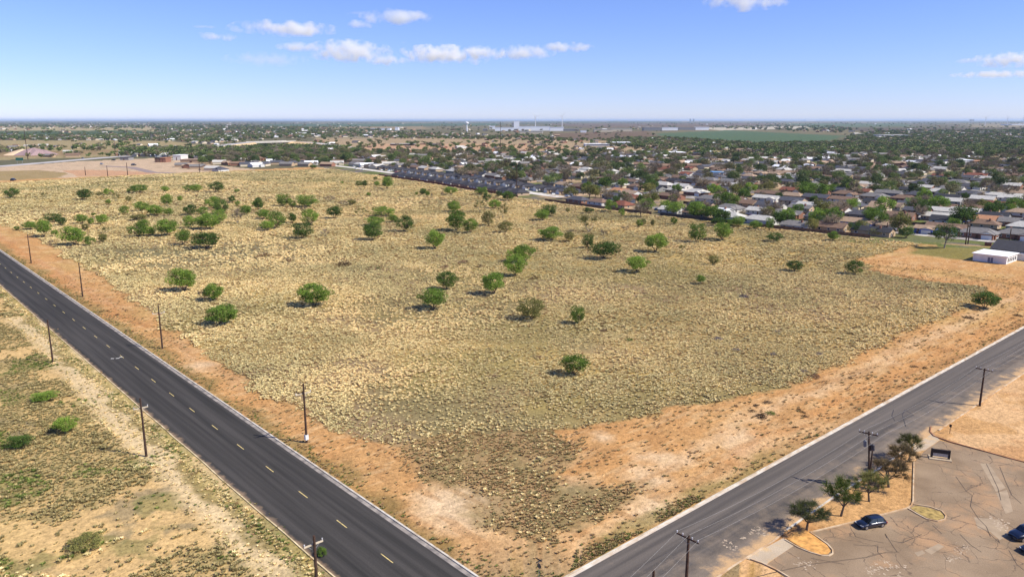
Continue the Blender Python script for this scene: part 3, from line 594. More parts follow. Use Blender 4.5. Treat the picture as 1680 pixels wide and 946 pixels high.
# ------------------------------------------------------------------ TREES
M_bark=mat('bark',(.12,.09,.065),.9,var=.25,scale=4)
M_barkp=mat('bark_pale',(.24,.20,.16),.9,var=.25,scale=4)
M_leaf=leafmat('leaf_green',lin((70,96,34)),lin((144,170,72)),.3,.3)
M_leafd=leafmat('leaf_dark',lin((48,70,30)),lin((100,126,54)),.25,.25)
M_leafo=leafmat('leaf_olive',lin((88,90,48)),lin((146,144,80)),.25,.3)
M_bare=leafmat('twig_grey',lin((110,98,80)),lin((162,146,122)),.05,.25)
M_bronze=leafmat('leaf_bronze',lin((78,68,46)),lin((124,108,72)),.15,.25)
M_leafo2=leafmat('leaf_dusky',lin((56,62,34)),lin((104,110,62)),.15,.1)
M_leafg2=leafmat('leaf_yellow_green',lin((66,82,32)),lin((126,140,62)),.2,.1)
def make_tree(h,w,seed,nclump,nleaf,leaf,trunk_h,style='bush',twigs=0,crsz=.16):
    rnd=random.Random(seed);tr=MB();cr=MB()
    R=w/2;zc=trunk_h+(h-trunk_h)*.5;rz=(h-trunk_h)*.5
    cl=[]
    for i in range(nclump):
        for _ in range(30):
            a=rnd.random()*2*PI;ph=math.acos(rnd.uniform(-.75,1));rr=rnd.uniform(.55,.92)
            if style=='flat': ph=math.acos(rnd.uniform(-.1,1)); 
            x=R*rr*math.sin(ph)*math.cos(a);y=R*rr*math.sin(ph)*math.sin(a);z=zc+rz*rr*math.cos(ph)
            if style=='bush' and z<zc: q_=.45+.55*max(0,(z-trunk_h)/(zc-trunk_h+.01));x*=q_;y*=q_
            if all((x-c[0])**2+(y-c[1])**2+(z-c[2])**2>(w*.09)**2 for c in cl): break
        cl.append((x,y,z,rnd.uniform(.75,1.35)*w*crsz))
    nst=rnd.choice([3,4,5]) if style=='bush' else 1
    stems=[]
    if nst==1:
        top=(rnd.uniform(-.05,.05)*w,rnd.uniform(-.05,.05)*w,trunk_h)
        tr.tube((0,0,-.15),top,h*.035,h*.026,7);
        for k in range(4):
            a=2*PI*k/4+rnd.random();e=(top[0]+R*.42*math.cos(a),top[1]+R*.42*math.sin(a),trunk_h+(h-trunk_h)*rnd.uniform(.25,.4))
            tr.tube(top,e,h*.02,h*.011,5,False);stems.append((e,h*.011))
        e=(top[0],top[1],trunk_h+(h-trunk_h)*.5);tr.tube(top,e,h*.02,h*.011,5,False);stems.append((e,h*.011))
    else:
        for k in range(nst):
            a=2*PI*k/nst+rnd.random();e=(R*.35*math.cos(a),R*.35*math.sin(a),trunk_h+(h-trunk_h)*.22)
            m_=(e[0]*.35,e[1]*.35,e[2]*.5);tr.tube((e[0]*.08,e[1]*.08,-.1),m_,h*.022,h*.018,5,False);tr.tube(m_,e,h*.018,h*.011,5,False);stems.append((e,h*.011))
    for c in cl:
        s,r0=min(stems,key=lambda q:(q[0][0]-c[0])**2+(q[0][1]-c[1])**2+(q[0][2]-c[2])**2)
        md=((s[0]+c[0])/2+rnd.gauss(0,.04)*w,(s[1]+c[1])/2+rnd.gauss(0,.04)*w,(s[2]+c[2])/2-.02*h)
        tr.tube(s,md,r0,r0*.6,4,False);tr.tube(md,c[:3],r0*.6,r0*.25,4,False)
    def twig(p,q,r):
        # thin three sided sliver
        a=Vector(p);b=Vector(q);d=(b-a)
        if d.length<1e-4:return
        u=d.orthogonal().normalized()*r;v_=d.cross(u).normalized()*r
        cr.add([tuple(a+u),tuple(a+v_),tuple(a-u-v_),tuple(b)],[(0,1,3),(1,2,3),(2,0,3)],lv=rnd.random())
    for c in cl:
        bright=rnd.random()
        for k in range(twigs):
            dx,dy,dz=c[0],c[1],(c[2]-trunk_h)*.8;l_=math.sqrt(dx*dx+dy*dy+dz*dz)+1e-3
            L_=c[3]*rnd.uniform(1,2.1);q=(c[0]+L_*(dx/l_*.8+rnd.gauss(0,.55)),c[1]+L_*(dy/l_*.8+rnd.gauss(0,.55)),c[2]+L_*(dz/l_*.8+rnd.gauss(0,.45)+.15))
            twig(c[:3],q,leaf*.16)
            mq=((c[0]+q[0])/2,(c[1]+q[1])/2,(c[2]+q[2])/2)
            for _ in range(2): twig(mq,(mq[0]+rnd.gauss(0,.35)*L_,mq[1]+rnd.gauss(0,.35)*L_,mq[2]+rnd.gauss(.1,.3)*L_),leaf*.1)
        for k in range(nleaf):
            while True:
                u=Vector((rnd.uniform(-1,1),rnd.uniform(-1,1),rnd.uniform(-1,1)))
                if .15<u.length<1: break
            u=u*(u.length**-.35)
            p=Vector(c[:3])+Vector((u.x*c[3]*1.15,u.y*c[3]*1.15,u.z*c[3]*.8))
            n_=Vector((rnd.gauss(0,1),rnd.gauss(0,1),rnd.gauss(.5,1))).normalized();t=n_.orthogonal().normalized();bt=n_.cross(t)
            an=rnd.random()*2*PI;t2=t*math.cos(an)+bt*math.sin(an);b2=n_.cross(t2);s=leaf*rnd.uniform(.5,1.2)
            cr.add([tuple(p-t2*s*.7),tuple(p-b2*s*.35),tuple(p+t2*s*.7),tuple(p+b2*s*.35)],[(0,1,2,3)],lv=min(1,max(0,.25+.5*bright+rnd.gauss(0,.18))))
    return tr.mesh('trunk'),cr.mesh('crown')
BUSH=[make_tree(5,6.4,s,22+4*(s%3),190,.23,[.3,.65,.45][s%3],'bush',crsz=.125) for s in range(6)]
BUSHB=[make_tree(5,6.2,s+50,9,16,.28,.6,'bush',twigs=22,crsz=.15) for s in range(2)]   # sparse, half leafless
CITY=[make_tree(8,9,s+20,15+2*s,130,.5,1.8,'round',crsz=.17) for s in range(5)]
CITYB=[make_tree(8,8.6,s+70,14,14,.4,1.8,'round',twigs=26,crsz=.15) for s in range(2)]
EXT_={}
def place_tree(name,meshes,loc,h,wd,baseh,basew,mleaf,mbark,label,cat='tree',group=None,rz=None):
    e=empty(name,loc,random.random()*2*PI if rz is None else rz,label,cat,group)
    key=meshes[1].name
    if key not in EXT_: 
        cc=np.empty(len(meshes[1].vertices)*3,np.float32);meshes[1].vertices.foreach_get('co',cc);cc=cc.reshape(-1,3)
        EXT_[key]=(2*np.percentile(np.abs(cc[:,:2]),97.5)*1.04,np.percentile(cc[:,2],99))
    basew,baseh=EXT_[key];e.scale=(wd/basew,wd/basew,h/baseh)
    for nm,me,m in (('trunk',meshes[0],mbark),('crown',meshes[1],mleaf)):
        if len(me.materials)==0: me.materials.append(m)
        o=bpy.data.objects.new(nm,me);COL.objects.link(o);o.parent=e
        o.material_slots[0].link='OBJECT';o.material_slots[0].material=m
    return e
FT=[] # (px,py,h_px,w_px,kind)
def zt(x0,y0,L,s=4.):
    for t in L:
        X_,Y_,W_,H_=t[:4];FT.append((x0+X_/s,y0+Y_/s,H_/s,W_/s,t[4] if len(t)>4 else 'g'))
zt(0,180,[(80,580,80,60,'d'),(295,575,40,30,'o'),(560,592,75,65,'d'),(655,565,40,25,'o'),(710,560,60,40),(760,605,40,65,'o'),(710,625,30,35),(845,605,30,35,'o'),(845,545,20,25),(915,545,95,50),(1085,540,50,35),(1235,537,60,40),(1290,540,60,45),(1420,542,90,65,'d'),(1555,545,30,25),(1095,640,60,80),(1183,603,30,35),(820,688,55,55),(930,668,85,60),(1020,695,90,65),(1105,700,50,50),(1250,692,85,65,'d'),(1335,690,60,50),(1400,650,100,75),(1455,690,80,95,'d'),(1440,745,80,85),(1525,612,40,45,'d'),(1560,635,30,35),(1560,745,70,100,'b'),(1610,692,70,60),(1675,640,40,40),(200,788,80,50),(290,835,90,105),(360,830,40,40),(355,735,90,50,'d'),(410,760,60,50,'d'),(112,790,30,25),(540,750,65,60),(600,757,35,45),(560,790,40,40,'o'),(615,697,25,20),(675,752,65,60),(910,725,85,35,'o'),(905,835,105,85),(945,785,60,60),(985,830,70,60),(1095,828,115,100),(1250,780,90,80),(1370,785,130,95),(1205,890,85,95),(1360,910,150,100,'d'),(490,890,130,115),(590,892,65,60),(675,868,50,50,'o'),(330,885,40,30,'b'),(700,810,50,40,'o')])
zt(420,180,[(20,660,55,75,'d'),(180,635,85,75),(240,640,45,40),(330,640,115,75),(485,602,60,35,'b'),(575,635,45,40,'b'),(630,627,50,35,'o'),(512,715,85,75,'d'),(695,700,85,60,'o'),(740,570,25,25),(565,485,20,15),(675,505,40,35,'d'),(712,512,30,45,'d'),(795,502,35,30),(860,520,60,75),(785,460,25,20,'d'),(375,388,40,25,'d'),(835,700,150,60),(900,740,60,50),(975,800,110,100,'d'),(780,760,110,55),(770,855,115,105,'d'),(50,720,80,60),(130,780,105,105),(75,795,80,60),(240,743,50,60,'d'),(355,755,110,95),(310,690,40,60,'b'),(305,845,120,95,'d'),(455,830,60,50,'b'),(1095,560,40,40,'d'),(1125,570,25,35),(1155,575,20,25,'b'),(1055,560,20,20),(1225,570,25,35,'b'),(1280,560,80,50),(1300,670,80,65),(1470,670,70,75,'o'),(1515,605,50,55,'d'),(1565,650,75,55),(1620,712,60,95,'o'),(1595,570,40,35,'d'),(1480,560,70,50),(1655,595,75,55,'d'),(1315,795,120,125),(1405,810,85,90),(1527,762,75,90,'o'),(1640,805,85,70,'o'),(1175,915,110,115)])
zt(840,180,[(200,725,95,65),(245,698,90,70,'d'),(365,672,25,25,'o'),(505,805,130,115,'o'),(505,680,60,35,'d'),(255,858,140,85),(375,865,60,60,'o'),(600,850,40,65,'b'),(500,910,70,90,'d'),(740,790,60,30,'b'),(835,770,40,45),(862,762,30,45,'o'),(922,765,25,40,'o'),(720,698,40,50),(645,670,80,75),(680,640,50,70,'d'),(1062,755,40,45),(1120,765,50,20,'b'),(1210,870,100,115),(1380,858,110,110),(1350,765,90,55,'d'),(1430,770,45,50),(1485,768,85,65),(1595,783,75,50),(1290,715,80,80,'d'),(1210,710,100,85),(940,935,130,115),(1120,940,50,55,'o')])
zt(1260,180,[(45,865,90,55,'d'),(425,860,65,60),(10,790,50,75),(565,815,75,70,'d'),(690,830,80,50,'o'),(905,840,90,65,'d'),(105,770,110,85,'d'),(260,775,50,50,'b'),(350,780,90,80,'d')])
zt(0,400,[(1210,310,150,140),(1400,375,115,105),(1330,370,75,75,'b'),(1455,525,185,115)])
zt(420,400,[(385,405,175,135),(1255,300,115,110,'d'),(1165,430,165,125),(1560,330,130,135)])
zt(840,400,[(30,120,120,90),(85,115,130,105),(20,210,120,125),(600,100,160,105,'d'),(820,185,130,100),(1320,140,60,60,'o'),(1240,262,50,55),(430,525,85,110),(130,495,150,130,'o'),(410,860,150,130)])
zt(1260,400,[(175,180,90,65,'d'),(568,200,100,90,'d'),(1420,420,150,100,'d')])
mlf={'g':M_leaf,'d':M_leafd,'o':M_leafo,'b':M_bare}
knd={'g':'bright green','d':'dark green','o':'thin olive','b':'bare grey'}
bands=[(470,2000,'nearest field row'),(425,470,'second field row'),(395,425,'third field row'),(370,395,'fourth field row'),(350,370,'fifth field row'),(330,350,'sixth field row'),(0,330,'farthest field row')]
for lo,hi,bn in bands:
    S_=sorted([t for t in FT if lo<t[1]<=hi]);n=len(S_)
    for i,(px,py,hp,wp,k) in enumerate(S_):
        x,y=G(px,py);dd=math.hypot(x*sA+y*cA,0);mpp=(x*sA+y*cA)*cT/FPX+HC*sT/FPX
        h=max(.9,hp*mpp*1.02);wd=max(1.2,wp*mpp*1.05)
        h=h*1.04;wd*=1.08
        sparse=k=='b' or (k=='o' and random.random()<.45)
        proto=random.choice(BUSHB) if sparse else random.choice(BUSH)
        pos=f'{ordw(i+1)} from the left' if i<n/2 else (f'{ordw(n-i)} from the right' if n-i>1 else 'the rightmost')
        sz='small' if h<3 else ('large' if h>6 else 'mid sized')
        place_tree('mesquite_tree',proto,(x,y,0),h,wd,5,6.3,mlf[k] if k!='b' else M_bare,M_barkp if sparse else M_bark,f'{sz} {knd[k]} tree, {pos} in the {bn}','tree','trees scattered over the dry field')
# big tree by the lawn and trees with visible look
x,y=G(1549,407);place_tree('shade_tree',make_tree(8,9,333,18,150,.34,2.6,'round',crsz=.15),(x,y,0),11.5,11,8,9,M_leafd,M_barkp,'tall spreading tree on the green lawn left of the white hall','tree')
# dead clumps / shrubs in field and dirt
def clump_mesh(seed,n=150):
    r=random.Random(seed);mb=MB()
    for i in range(n):
        a=r.random()*2*PI;q=r.random()**.6;x=q*.8*math.cos(a);y=q*.6*math.sin(a);z=(1-q*q)*.7*r.random()
        b=(x+r.gauss(0,.22),y+r.gauss(0,.22),z+abs(r.gauss(0,.2)));p=Vector((x,y,max(0,z-.1)));q2=Vector(b);d=q2-p
        if d.length<.02: continue
        u=d.orthogonal().normalized()*.035;mb.add([tuple(p-u),tuple(p+u),tuple(q2)],[(0,1,2)],lv=r.random())
    return mb.mesh('shrub')
CL=[clump_mesh(s) for s in range(3)]
SH=[]
for a,b,w_,c in [(1350,625,70,'purple grey'),(1475,700,70,'purple grey'),(1345,720,50,'purple grey'),(600,570,70,'brown'),(640,620,50,'brown'),(770,630,60,'green'),(1520,350,80,'purple grey'),(175,745,60,'brown'),(150,225,80,'brown'),(1110,285,50,'brown'),(870,330,60,'brown'),(400,320,70,'brown')]: SH.append((840+a/4,400+b/4,w_/4,c,'in open grass'))
for a,b,w_,c in [(65,580,70,'purple grey'),(35,725,60,'purple grey'),(335,725,60,'purple grey'),(235,835,60,'purple grey'),(20,830,60,'brown'),(310,870,80,'brown')]: SH.append((1260+a/4,400+b/4,w_/4,c,'in grass near side road'))
for a,b,w_ in [(960,805,50),(1030,815,45),(1345,592,35),(1640,472,60),(1605,487,30),(1315,487,70),(1375,493,20),(540,880,40),(655,888,25)]: SH.append((1260+a/4,400+b/4,w_/4,'dark','on dirt by side road'))
for a,b,w_,c in [(345,133,45,'dark'),(385,160,70,'dark'),(415,90,50,'dark'),(430,145,55,'green'),(357,105,30,'dark'),(570,125,30,'dark'),(597,158,40,'dark'),(590,140,40,'dark'),(262,108,30,'brown')]: SH.append((1120+a/2.993,630+b/2.993,w_/2.993,c,'on sandy field edge'))
for a,b,w_,c in [(1555,870,80,'brown'),(580,140,140,'brown'),(215,110,70,'brown'),(650,110,60,'brown'),(1360,125,100,'brown'),(810,160,50,'green'),(1110,130,40,'brown'),(1240,155,70,'brown'),(1600,430,60,'dark'),(1470,150,60,'brown'),(60,85,140,'brown')]: SH.append((420+a/4,400+b/4,w_/4,c,'among pale grass'))
for a,b,w_ in [(835,205,50),(850,285,50),(595,405,22),(665,445,25),(710,440,30),(770,465,35),(830,437,25),(870,575,25),(830,570,20),(645,405,20)]: SH.append((a/4,400+b/4,w_/4,'dark','on dirt by main road'))
for a,b,w_ in [(1298,62,26)]: SH.append((a/2.993,630+b/2.993,w_/2.993,'dark','on the dirt strip'))
cm={'dark':mat('shrub_dark',lin((66,50,34)),.9),'brown':mat('shrub_brown',lin((120,94,70)),.9),'purple grey':mat('shrub_purple',lin((106,96,98)),.9),'green':mat('shrub_green',lin((84,104,40)),.9)}
from collections import defaultdict
bk=defaultdict(list)
for s in SH: bk[(s[3],s[4])].append(s)
for (c,wh),L_ in bk.items():
    L_.sort()
    for i,(px,py,wp,_,_) in enumerate(L_):
        x,y=G(px,py);mpp=(x*sA+y*cA)*cT/FPX+HC*sT/FPX;r=wp*mpp/1.6
        me=CL[i%3]; 
        if len(me.materials)==0: me.materials.append(cm[c])
        o=link('low_shrub',me);o.material_slots[0].link='OBJECT';o.material_slots[0].material=cm[c]
        o.location=(x,y,0);o.scale=(r,r,max(.5,r*.55));o.rotation_euler=(0,0,random.random()*6)
        tag(o,f'low {c} shrub {wh}, {ordw(i+1)} of its colour from left',"shrub",'low shrubs dotted about the field')
# left scrub bushes
for i,(px,py,wp,hp,k,lb) in enumerate([(35,733,38,24,'d','round green bush low at the left edge of the picture'),(107,708,40,30,'g','feathery green bush beside the sandy track at left'),(528,912,16,20,'g','small green bush behind the nearest left pole'),(140,895,60,20,'o','straggly olive bush in the lower left corner'),(75,655,40,16,'g','low green bush in the scrub at far left')]):
    x,y=G(px,py);mpp=(x*sA+y*cA)*cT/FPX+HC*sT/FPX
    place_tree('mesquite_bush',random.choice(BUSH),(x,y,-.2),hp*mpp*.9,wp*mpp,5,6.3,mlf[k],M_bark,lb,'bush')
# parking strip trees
for i,(px,py,hp,wp,lf,kind,lb) in enumerate([(1323,869,52,64,M_leafo2,'l','dark green leaning tree nearest the rounded kerb island, first of the row'),(1379.6,845.5,66,64,M_leafg2,'l','bright green tree beside the parked blue car, second of the row'),(1426,821.5,52,54,M_leafo,'m','olive feathery tree below the transformer pole, third of the row'),(1458,798,50,66,M_bronze,'b','bronze nearly leafless tree, fourth of the row'),(1476,772,46,54,M_bronze,'b','bronze bare twigged tree behind the fourth tree'),(1491,756,48,46,M_leafo,'m','olive green tree beside the sign driveway, last of the row')]):
    x,y=G(px,py);mpp=(x*sA+y*cA)*cT/FPX+HC*sT/FPX
    pr={'l':dict(nleaf=85,twigs=30),'m':dict(nleaf=36,twigs=40),'b':dict(nleaf=12,twigs=52)}[kind]
    me=make_tree(6,6,900+i,30,pr['nleaf'],.15,1.7,'flat',twigs=pr['twigs'],crsz=.10)
    place_tree('roadside_tree',me,(x,y,0),hp*mpp*.96,wp*mpp*.92,6,6.2,lf,M_bark,lb,'tree','trees in the strip beside the car park')
# ------------------------------------------------------------------ HOUSES
def C(r,g_,b): return lin((r,g_,b))
RO={'grey':mat('roof_grey',C(120,116,112),.85,var=.12,scale=1),'slate':mat('roof_slate',C(78,78,84),.85,var=.12,scale=1),'brown':mat('roof_brown',C(124,100,82),.85,var=.12,scale=1),'tan':mat('roof_tan',C(160,136,112),.85,var=.1,scale=1),'pale':mat('roof_pale',C(186,182,172),.8,var=.1,scale=1),'russet':mat('roof_russet',C(126,78,60),.85,var=.12,scale=1),'navy':mat('roof_navy',C(60,59,63),.9,var=.1,scale=1),'black':mat('roof_black',C(52,52,56),.8,var=.1,scale=1),'white':mat('roof_white',(.86,.86,.84),.6,var=.03,scale=.4),'blue':mat('roof_blue',C(90,150,200),.6),'orange':mat('roof_orange',C(176,128,94),.85,var=.1,scale=1)}
WA={'white':mat('wall_white',(.60,.585,.55),.8,var=.05),'cream':mat('wall_cream',C(206,192,166),.8,var=.05),'brick':mat('wall_brick',C(140,100,82),.9,var=.12,scale=6),'grey':mat('wall_grey',C(136,134,132),.8,var=.06),'tan':mat('wall_tan',C(176,152,124),.85,var=.06),'blue':mat('wall_blue',C(84,104,170),.7,var=.05),'beige brick':mat('wall_beige_brick',C(182,158,132),.9,var=.12,scale=6)}
M_glass=mat('window_glass',(.03,.035,.045),.15,spec=.6,var=.05);M_trim=mat('trim_white',(.7,.7,.68),.6,var=.03);M_door=mat('door_brown',C(96,64,48),.6);M_gdoor=mat('garage_white',(.66,.65,.62),.6,var=.04)
HM={}
def house_meshes(L_,D,hw,rt,typ):
    """unit meshes: long side along local Y, front towards +X"""
    key=(L_,D,hw,rt,typ)
    if key in HM: return HM[key]
    out={};hx,hy=D/2,L_/2;ov=.5
    w_=MB()
    if typ=='gable':
        w_.add([(-hx,-hy,0),(hx,-hy,0),(hx,hy,0),(-hx,hy,0),(-hx,-hy,hw),(hx,-hy,hw),(hx,hy,hw),(-hx,hy,hw),(0,-hy,hw+rt*.93),(0,hy,hw+rt*.93)],[(0,1,5,8,4),(2,3,7,9,6),(1,2,6,5),(3,0,4,7)])
    else: w_.box(-hx,hx,-hy,hy,0,hw)
    if typ!='flat': w_.box(hx,hx+2.2,hy-6.4,hy-.6,0,hw)     # garage wing
    out['wall']=w_.mesh('wall')
    r=MB()
    t=.16
    def slab(pts):
        n=len(pts);a=[(x,y,z) for x,y,z in pts];b_=[(x,y,z-t) for x,y,z in pts]
        r.add(a+b_,[tuple(range(n)),tuple(range(2*n-1,n-1,-1))]+[(i,n+i,n+(i+1)%n,(i+1)%n) for i in range(n)])
    e=hw+.12-ov*rt/hx;
    if typ=='gable':
        slab([(hx+ov,-hy-ov,e),(hx+ov,hy+ov,e),(0,hy+ov,hw+rt+.12),(0,-hy-ov,hw+rt+.12)]);slab([(-hx-ov,hy+ov,e),(-hx-ov,-hy-ov,e),(0,-hy-ov,hw+rt+.12),(0,hy+ov,hw+rt+.12)])
    elif typ=='hip':
        q=hx*.95
        slab([(hx+ov,-hy-ov,e),(hx+ov,hy+ov,e),(0,hy-q,hw+rt+.12),(0,-hy+q,hw+rt+.12)]);slab([(-hx-ov,hy+ov,e),(-hx-ov,-hy-ov,e),(0,-hy+q,hw+rt+.12),(0,hy-q,hw+rt+.12)])
        slab([(-hx-ov,-hy-ov,e),(hx+ov,-hy-ov,e),(0,-hy+q,hw+rt+.12)]);slab([(hx+ov,hy+ov,e),(-hx-ov,hy+ov,e),(0,hy-q,hw+rt+.12)])
    else:
        slab([(-hx-.4,-hy-.4,hw+.3),(hx+.4,-hy-.4,hw+.3),(hx+.4,hy+.4,hw+.3),(-hx-.4,hy+.4,hw+.3)])
    if typ!='flat':
        yc=hy-3.5;g0=hw+.14;gr=hw+rt*.62
        slab([(hx-1.5,yc-3.4,g0-.2),(hx+2.7,yc-3.4,g0-.2),(hx+2.7,yc,gr),(hx-hx*.55,yc,gr)]);slab([(hx+2.7,yc+3.4,g0-.2),(hx-1.5,yc+3.4,g0-.2),(hx-hx*.55,yc,gr),(hx+2.7,yc,gr)])
        w2=MB();
    out['roof']=r.mesh('roof')
    win=MB();win.box(-.04,.05,-.6,.6,-.5,.5);out['window']=win.mesh('window')
    fr=MB()
    for a in ((-.72,-.6,-.62,.62),(.6,.72,-.62,.62),(-.6,.6,-.62,-.5),(-.6,.6,.5,.62)): fr.box(-.03,.08,a[0],a[1],a[2],a[3])
    out['window_frame']=fr.mesh('window_frame')
    d=MB();d.box(-.03,.06,-.5,.5,0,2.05);out['door']=d.mesh('door')
    gd=MB();gd.box(-.03,.06,-2.3,2.3,0,2.1);out['garage_door']=gd.mesh('garage_door')
    pk=MB();pk.add([(hx+2.2,hy-6.4,hw),(hx+2.2,hy-.6,hw),(hx+2.2,hy-3.5,gr-.12 if typ!='flat' else hw+.1)],[(0,1,2)]);out['gable_end']=pk.mesh('gable_end')
    ch=MB();ch.box(-.45,.45,-.45,.45,0,1.5);out['chimney']=ch.mesh('chimney')
    for me in out.values(): me.materials.append(None)
    HM[key]=out;return out
def child(nm,me,m,par,loc=(0,0,0),rz=0):
    o=bpy.data.objects.new(nm,me);COL.objects.link(o);o.parent=par;o.location=loc;o.rotation_euler=(0,0,rz)
    o.material_slots[0].link='OBJECT';o.material_slots[0].material=m;return o
def make_house(x,y,L_,D,typ,roof,wall,rz,detail,name='house'):
    hw=2.7;rt={'gable':D*.2,'hip':D*.22,'flat':.3}[typ];H_=house_meshes(L_,D,hw,rt,typ)
    e=empty(name,(x,y,0),rz);hx,hy=D/2,L_/2
    child('wall',H_['wall'],WA[wall],e);rf=child('roof',H_['roof'],RO[roof],e)
    if detail>0:
        if typ!='flat':
            child('gable_end',H_['gable_end'],M_trim,e)
            child('garage_door',H_['garage_door'],M_gdoor,e,(hx+2.2,hy-3.5,0))
        child('door',H_['door'],M_door,e,(hx,hy-8.2,.1))
        if detail>1:
            if random.random()<.5: child('chimney',H_['chimney'],WA['brick'],rf,(-hx*.3,-hy*.4,hw+rt*.6))
        for yy in (-hy+2.2,-hy+5.6):
            wd=child('window',H_['window'],M_glass,e,(hx,yy,1.55))
            if detail>1: child('frame',H_['window_frame'],M_trim,wd)
        for yy in (-hy+2.5,0,hy-2.5):
            wd=child('window',H_['window'],M_glass,e,(-hx,yy,1.55),PI)
            if detail>1: child('frame',H_['window_frame'],M_trim,wd)
        for sgn in (-1,1):
            wd=child('window',H_['window'],M_glass,e,(-1.5,sgn*hy,1.55),sgn*PI/2)
            if detail>1: child('frame',H_['window_frame'],M_trim,wd)
    return e
HOUSES=[] # x,y,L,D,typ,roof,wall,rz,rowkey
def edgeang(y): return math.atan2(-(fex(y+8)-fex(y-8)),16.)
occ=[]
def free(x,y,r):
    return all((x-a)**2+(y-b)**2>(r+c)**2 for a,b,c in occ)
def addh(x,y,L_,D,typ,roof,wall,rz,row):
    HOUSES.append([x,y,L_,D,typ,roof,wall,rz,row]);occ.append((x,y,L_*.42))
EXPL=[(1605,389,17,'hip','grey','brick'),(1668,391,17,'hip','grey','brick'),(1519,382,10,'gable','tan','blue'),(1612,366,19,'gable','orange','blue'),(1548,352,17,'gable','pale','grey'),(1540,361,17,'gable','pale','tan'),(1585,353,17,'gable','pale','blue'),(1410,371,18,'gable','tan','blue'),(1462,376,13,'gable','tan','tan'),(1668,371,17,'gable','grey','brick'),(1475,360,17,'gable','brown','brick'),(1413,358,17,'hip','slate','grey'),(1308,376,15,'gable','grey','white'),(1187,352,9,'gable','white','white'),(1455,343,20,'gable','tan','cream'),(1440,346,14,'hip','tan','cream'),(1205,333,17,'gable','brown','white'),(1163,331,17,'hip','grey','white'),(1370,350,17,'gable','brown','white'),(1330,343,17,'gable','pale','white'),(1660,330,17,'gable','pale','white'),(1640,345,16,'hip','black','grey'),(1560,335,14,'gable','pale','grey'),(1020,318,17,'gable','orange','cream'),(1035,322,15,'gable','tan','white')]
for px,py,L_,t,r,w_ in EXPL:
    x,y=G(px,py);rz=edgeang(y)
    if free(x,y,L_*.3): addh(x,y,float(L_),10. if L_>12 else 7.,t,r,w_,rz+(PI if random.random()<.5 else 0),'x')
roofs=['grey']*5+['slate']*4+['brown']*5+['tan']*2+['pale']*5+['russet']*1+['black']*2+['grey']*1
walls=['white']*5+['cream']*3+['brick']*5+['grey']*3+['tan']*3+['beige brick']*3
rows=[16,55,89,130,164,205,239,281,315,357,391,433,467,509,543,585,620,662,697,740,775,818,855,900]
def suburb_ok(x,y):
    px,py=Pf(x,y)
    if px<300 or px>1800 or py<252: return False
    lim=np.interp(px,[300,480,700,900,1100,1130,1300,1360,1680,1800],[262,250,246,252,254,262,262,254,256,256])
    return py>lim
for ri,u in enumerate(rows):
    y=60.+random.uniform(0,10)
    while y<1050:
        x=fex(y)+u+random.uniform(-1.5,1.5)
        skip=(u<70 and 400<y<915) or (u<30 and y<165) or (u<45 and y<125) or any(abs(y-cc)<11 for cc in (330,520,720,930)) or not suburb_ok(x,y)
        if not skip and free(x,y,7) and random.random()<.95:
            L_=random.choice([15.,17.,19.]);D=random.choice([9.,10.5])
            back=(ri%2==0)
            addh(x,y,L_,D,random.choice(['gable','gable','hip']),random.choice(roofs),random.choice(walls),edgeang(y)+(0 if back else PI),ri)
        y+=random.uniform(19.5,23)
# two rows of new dark-roofed houses along the fence
NEWR=[]
for (u,y0,y1,face) in [(14,455,700,0),(52,425,905,PI)]:
    y=y0
    while y<y1:
        x=fex(y)+u;NEWR.append([x,y,15.,11.,'hip','navy','white' if (int(y)//17)%3==0 else 'beige brick',edgeang(y)+face,'n%d'%(0 if u<30 else 1)]);occ.append((x,y,7));y+=16.6
# new dark houses further left beyond the field
LEFTR=[]
for k,(a,b,c,d_,n) in enumerate([(300,274,362,281,6),(345,268,420,274,6),(335,263,410,266,5)]):
    for i in range(n):
        px=a+(c-a)*i/(n-1);py=b+(d_-b)*i/(n-1);x,y=G(px,py);LEFTR.append([x,y,17.,11.,'hip','slate','white',.2+PI,'l%d'%k]);occ.append((x,y,8))
# left part of suburb (420..560)
for i in range(60):
    px=random.uniform(415,570);py=random.uniform(262,273);x,y=G(px,py)
    if free(x,y,12) and x>0: addh(x,y,15.,10.,random.choice(['gable','hip']),random.choice(roofs+['pale','white']),'white',random.choice([0,PI/2,PI]),'m')
ALL=HOUSES+NEWR+LEFTR
ALL=[h for h in ALL if -60<Pf(h[0],h[1])[0]<1720]
ALL.sort(key=lambda h:math.hypot(h[0],h[1]))
near=ALL[:290];far=ALL[290:]
print('houses',len(ALL))
rowname={}
def rowdesc(r):
    if r=='x': return 'near the white hall'
    if r=='n0': return 'front row of new homes'
    if r=='n1': return 'second row of new homes'
    if isinstance(r,str) and r[0]=='l': return ['front','middle','back'][int(r[1])]+' row of left estate'
    if r=='m': return 'at left end of suburb'
    return f'{ordw(r+1)} suburb row from field'
grp=defaultdict(list)
for h in near: grp[str(h[8])].append(h)
for key,L_ in grp.items():
    L_.sort(key=lambda h:-Pf(h[0],h[1])[0])
    for i,h in enumerate(L_):
        d=math.hypot(h[0],h[1]);det=2 if d<560 else (1 if d<900 else 0)
        e=make_house(*h[:8],det)
        rn={'navy':'dark navy','pale':'pale grey','russet':'red brown','orange':'orange brown','slate':'dark slate'}.get(h[5],h[5])
        tag(e,f"{rn} roofed {h[6]} walled house, {ordw(i+1)} from right, {rowdesc(h[8])}",'house','houses of the suburb behind the field')
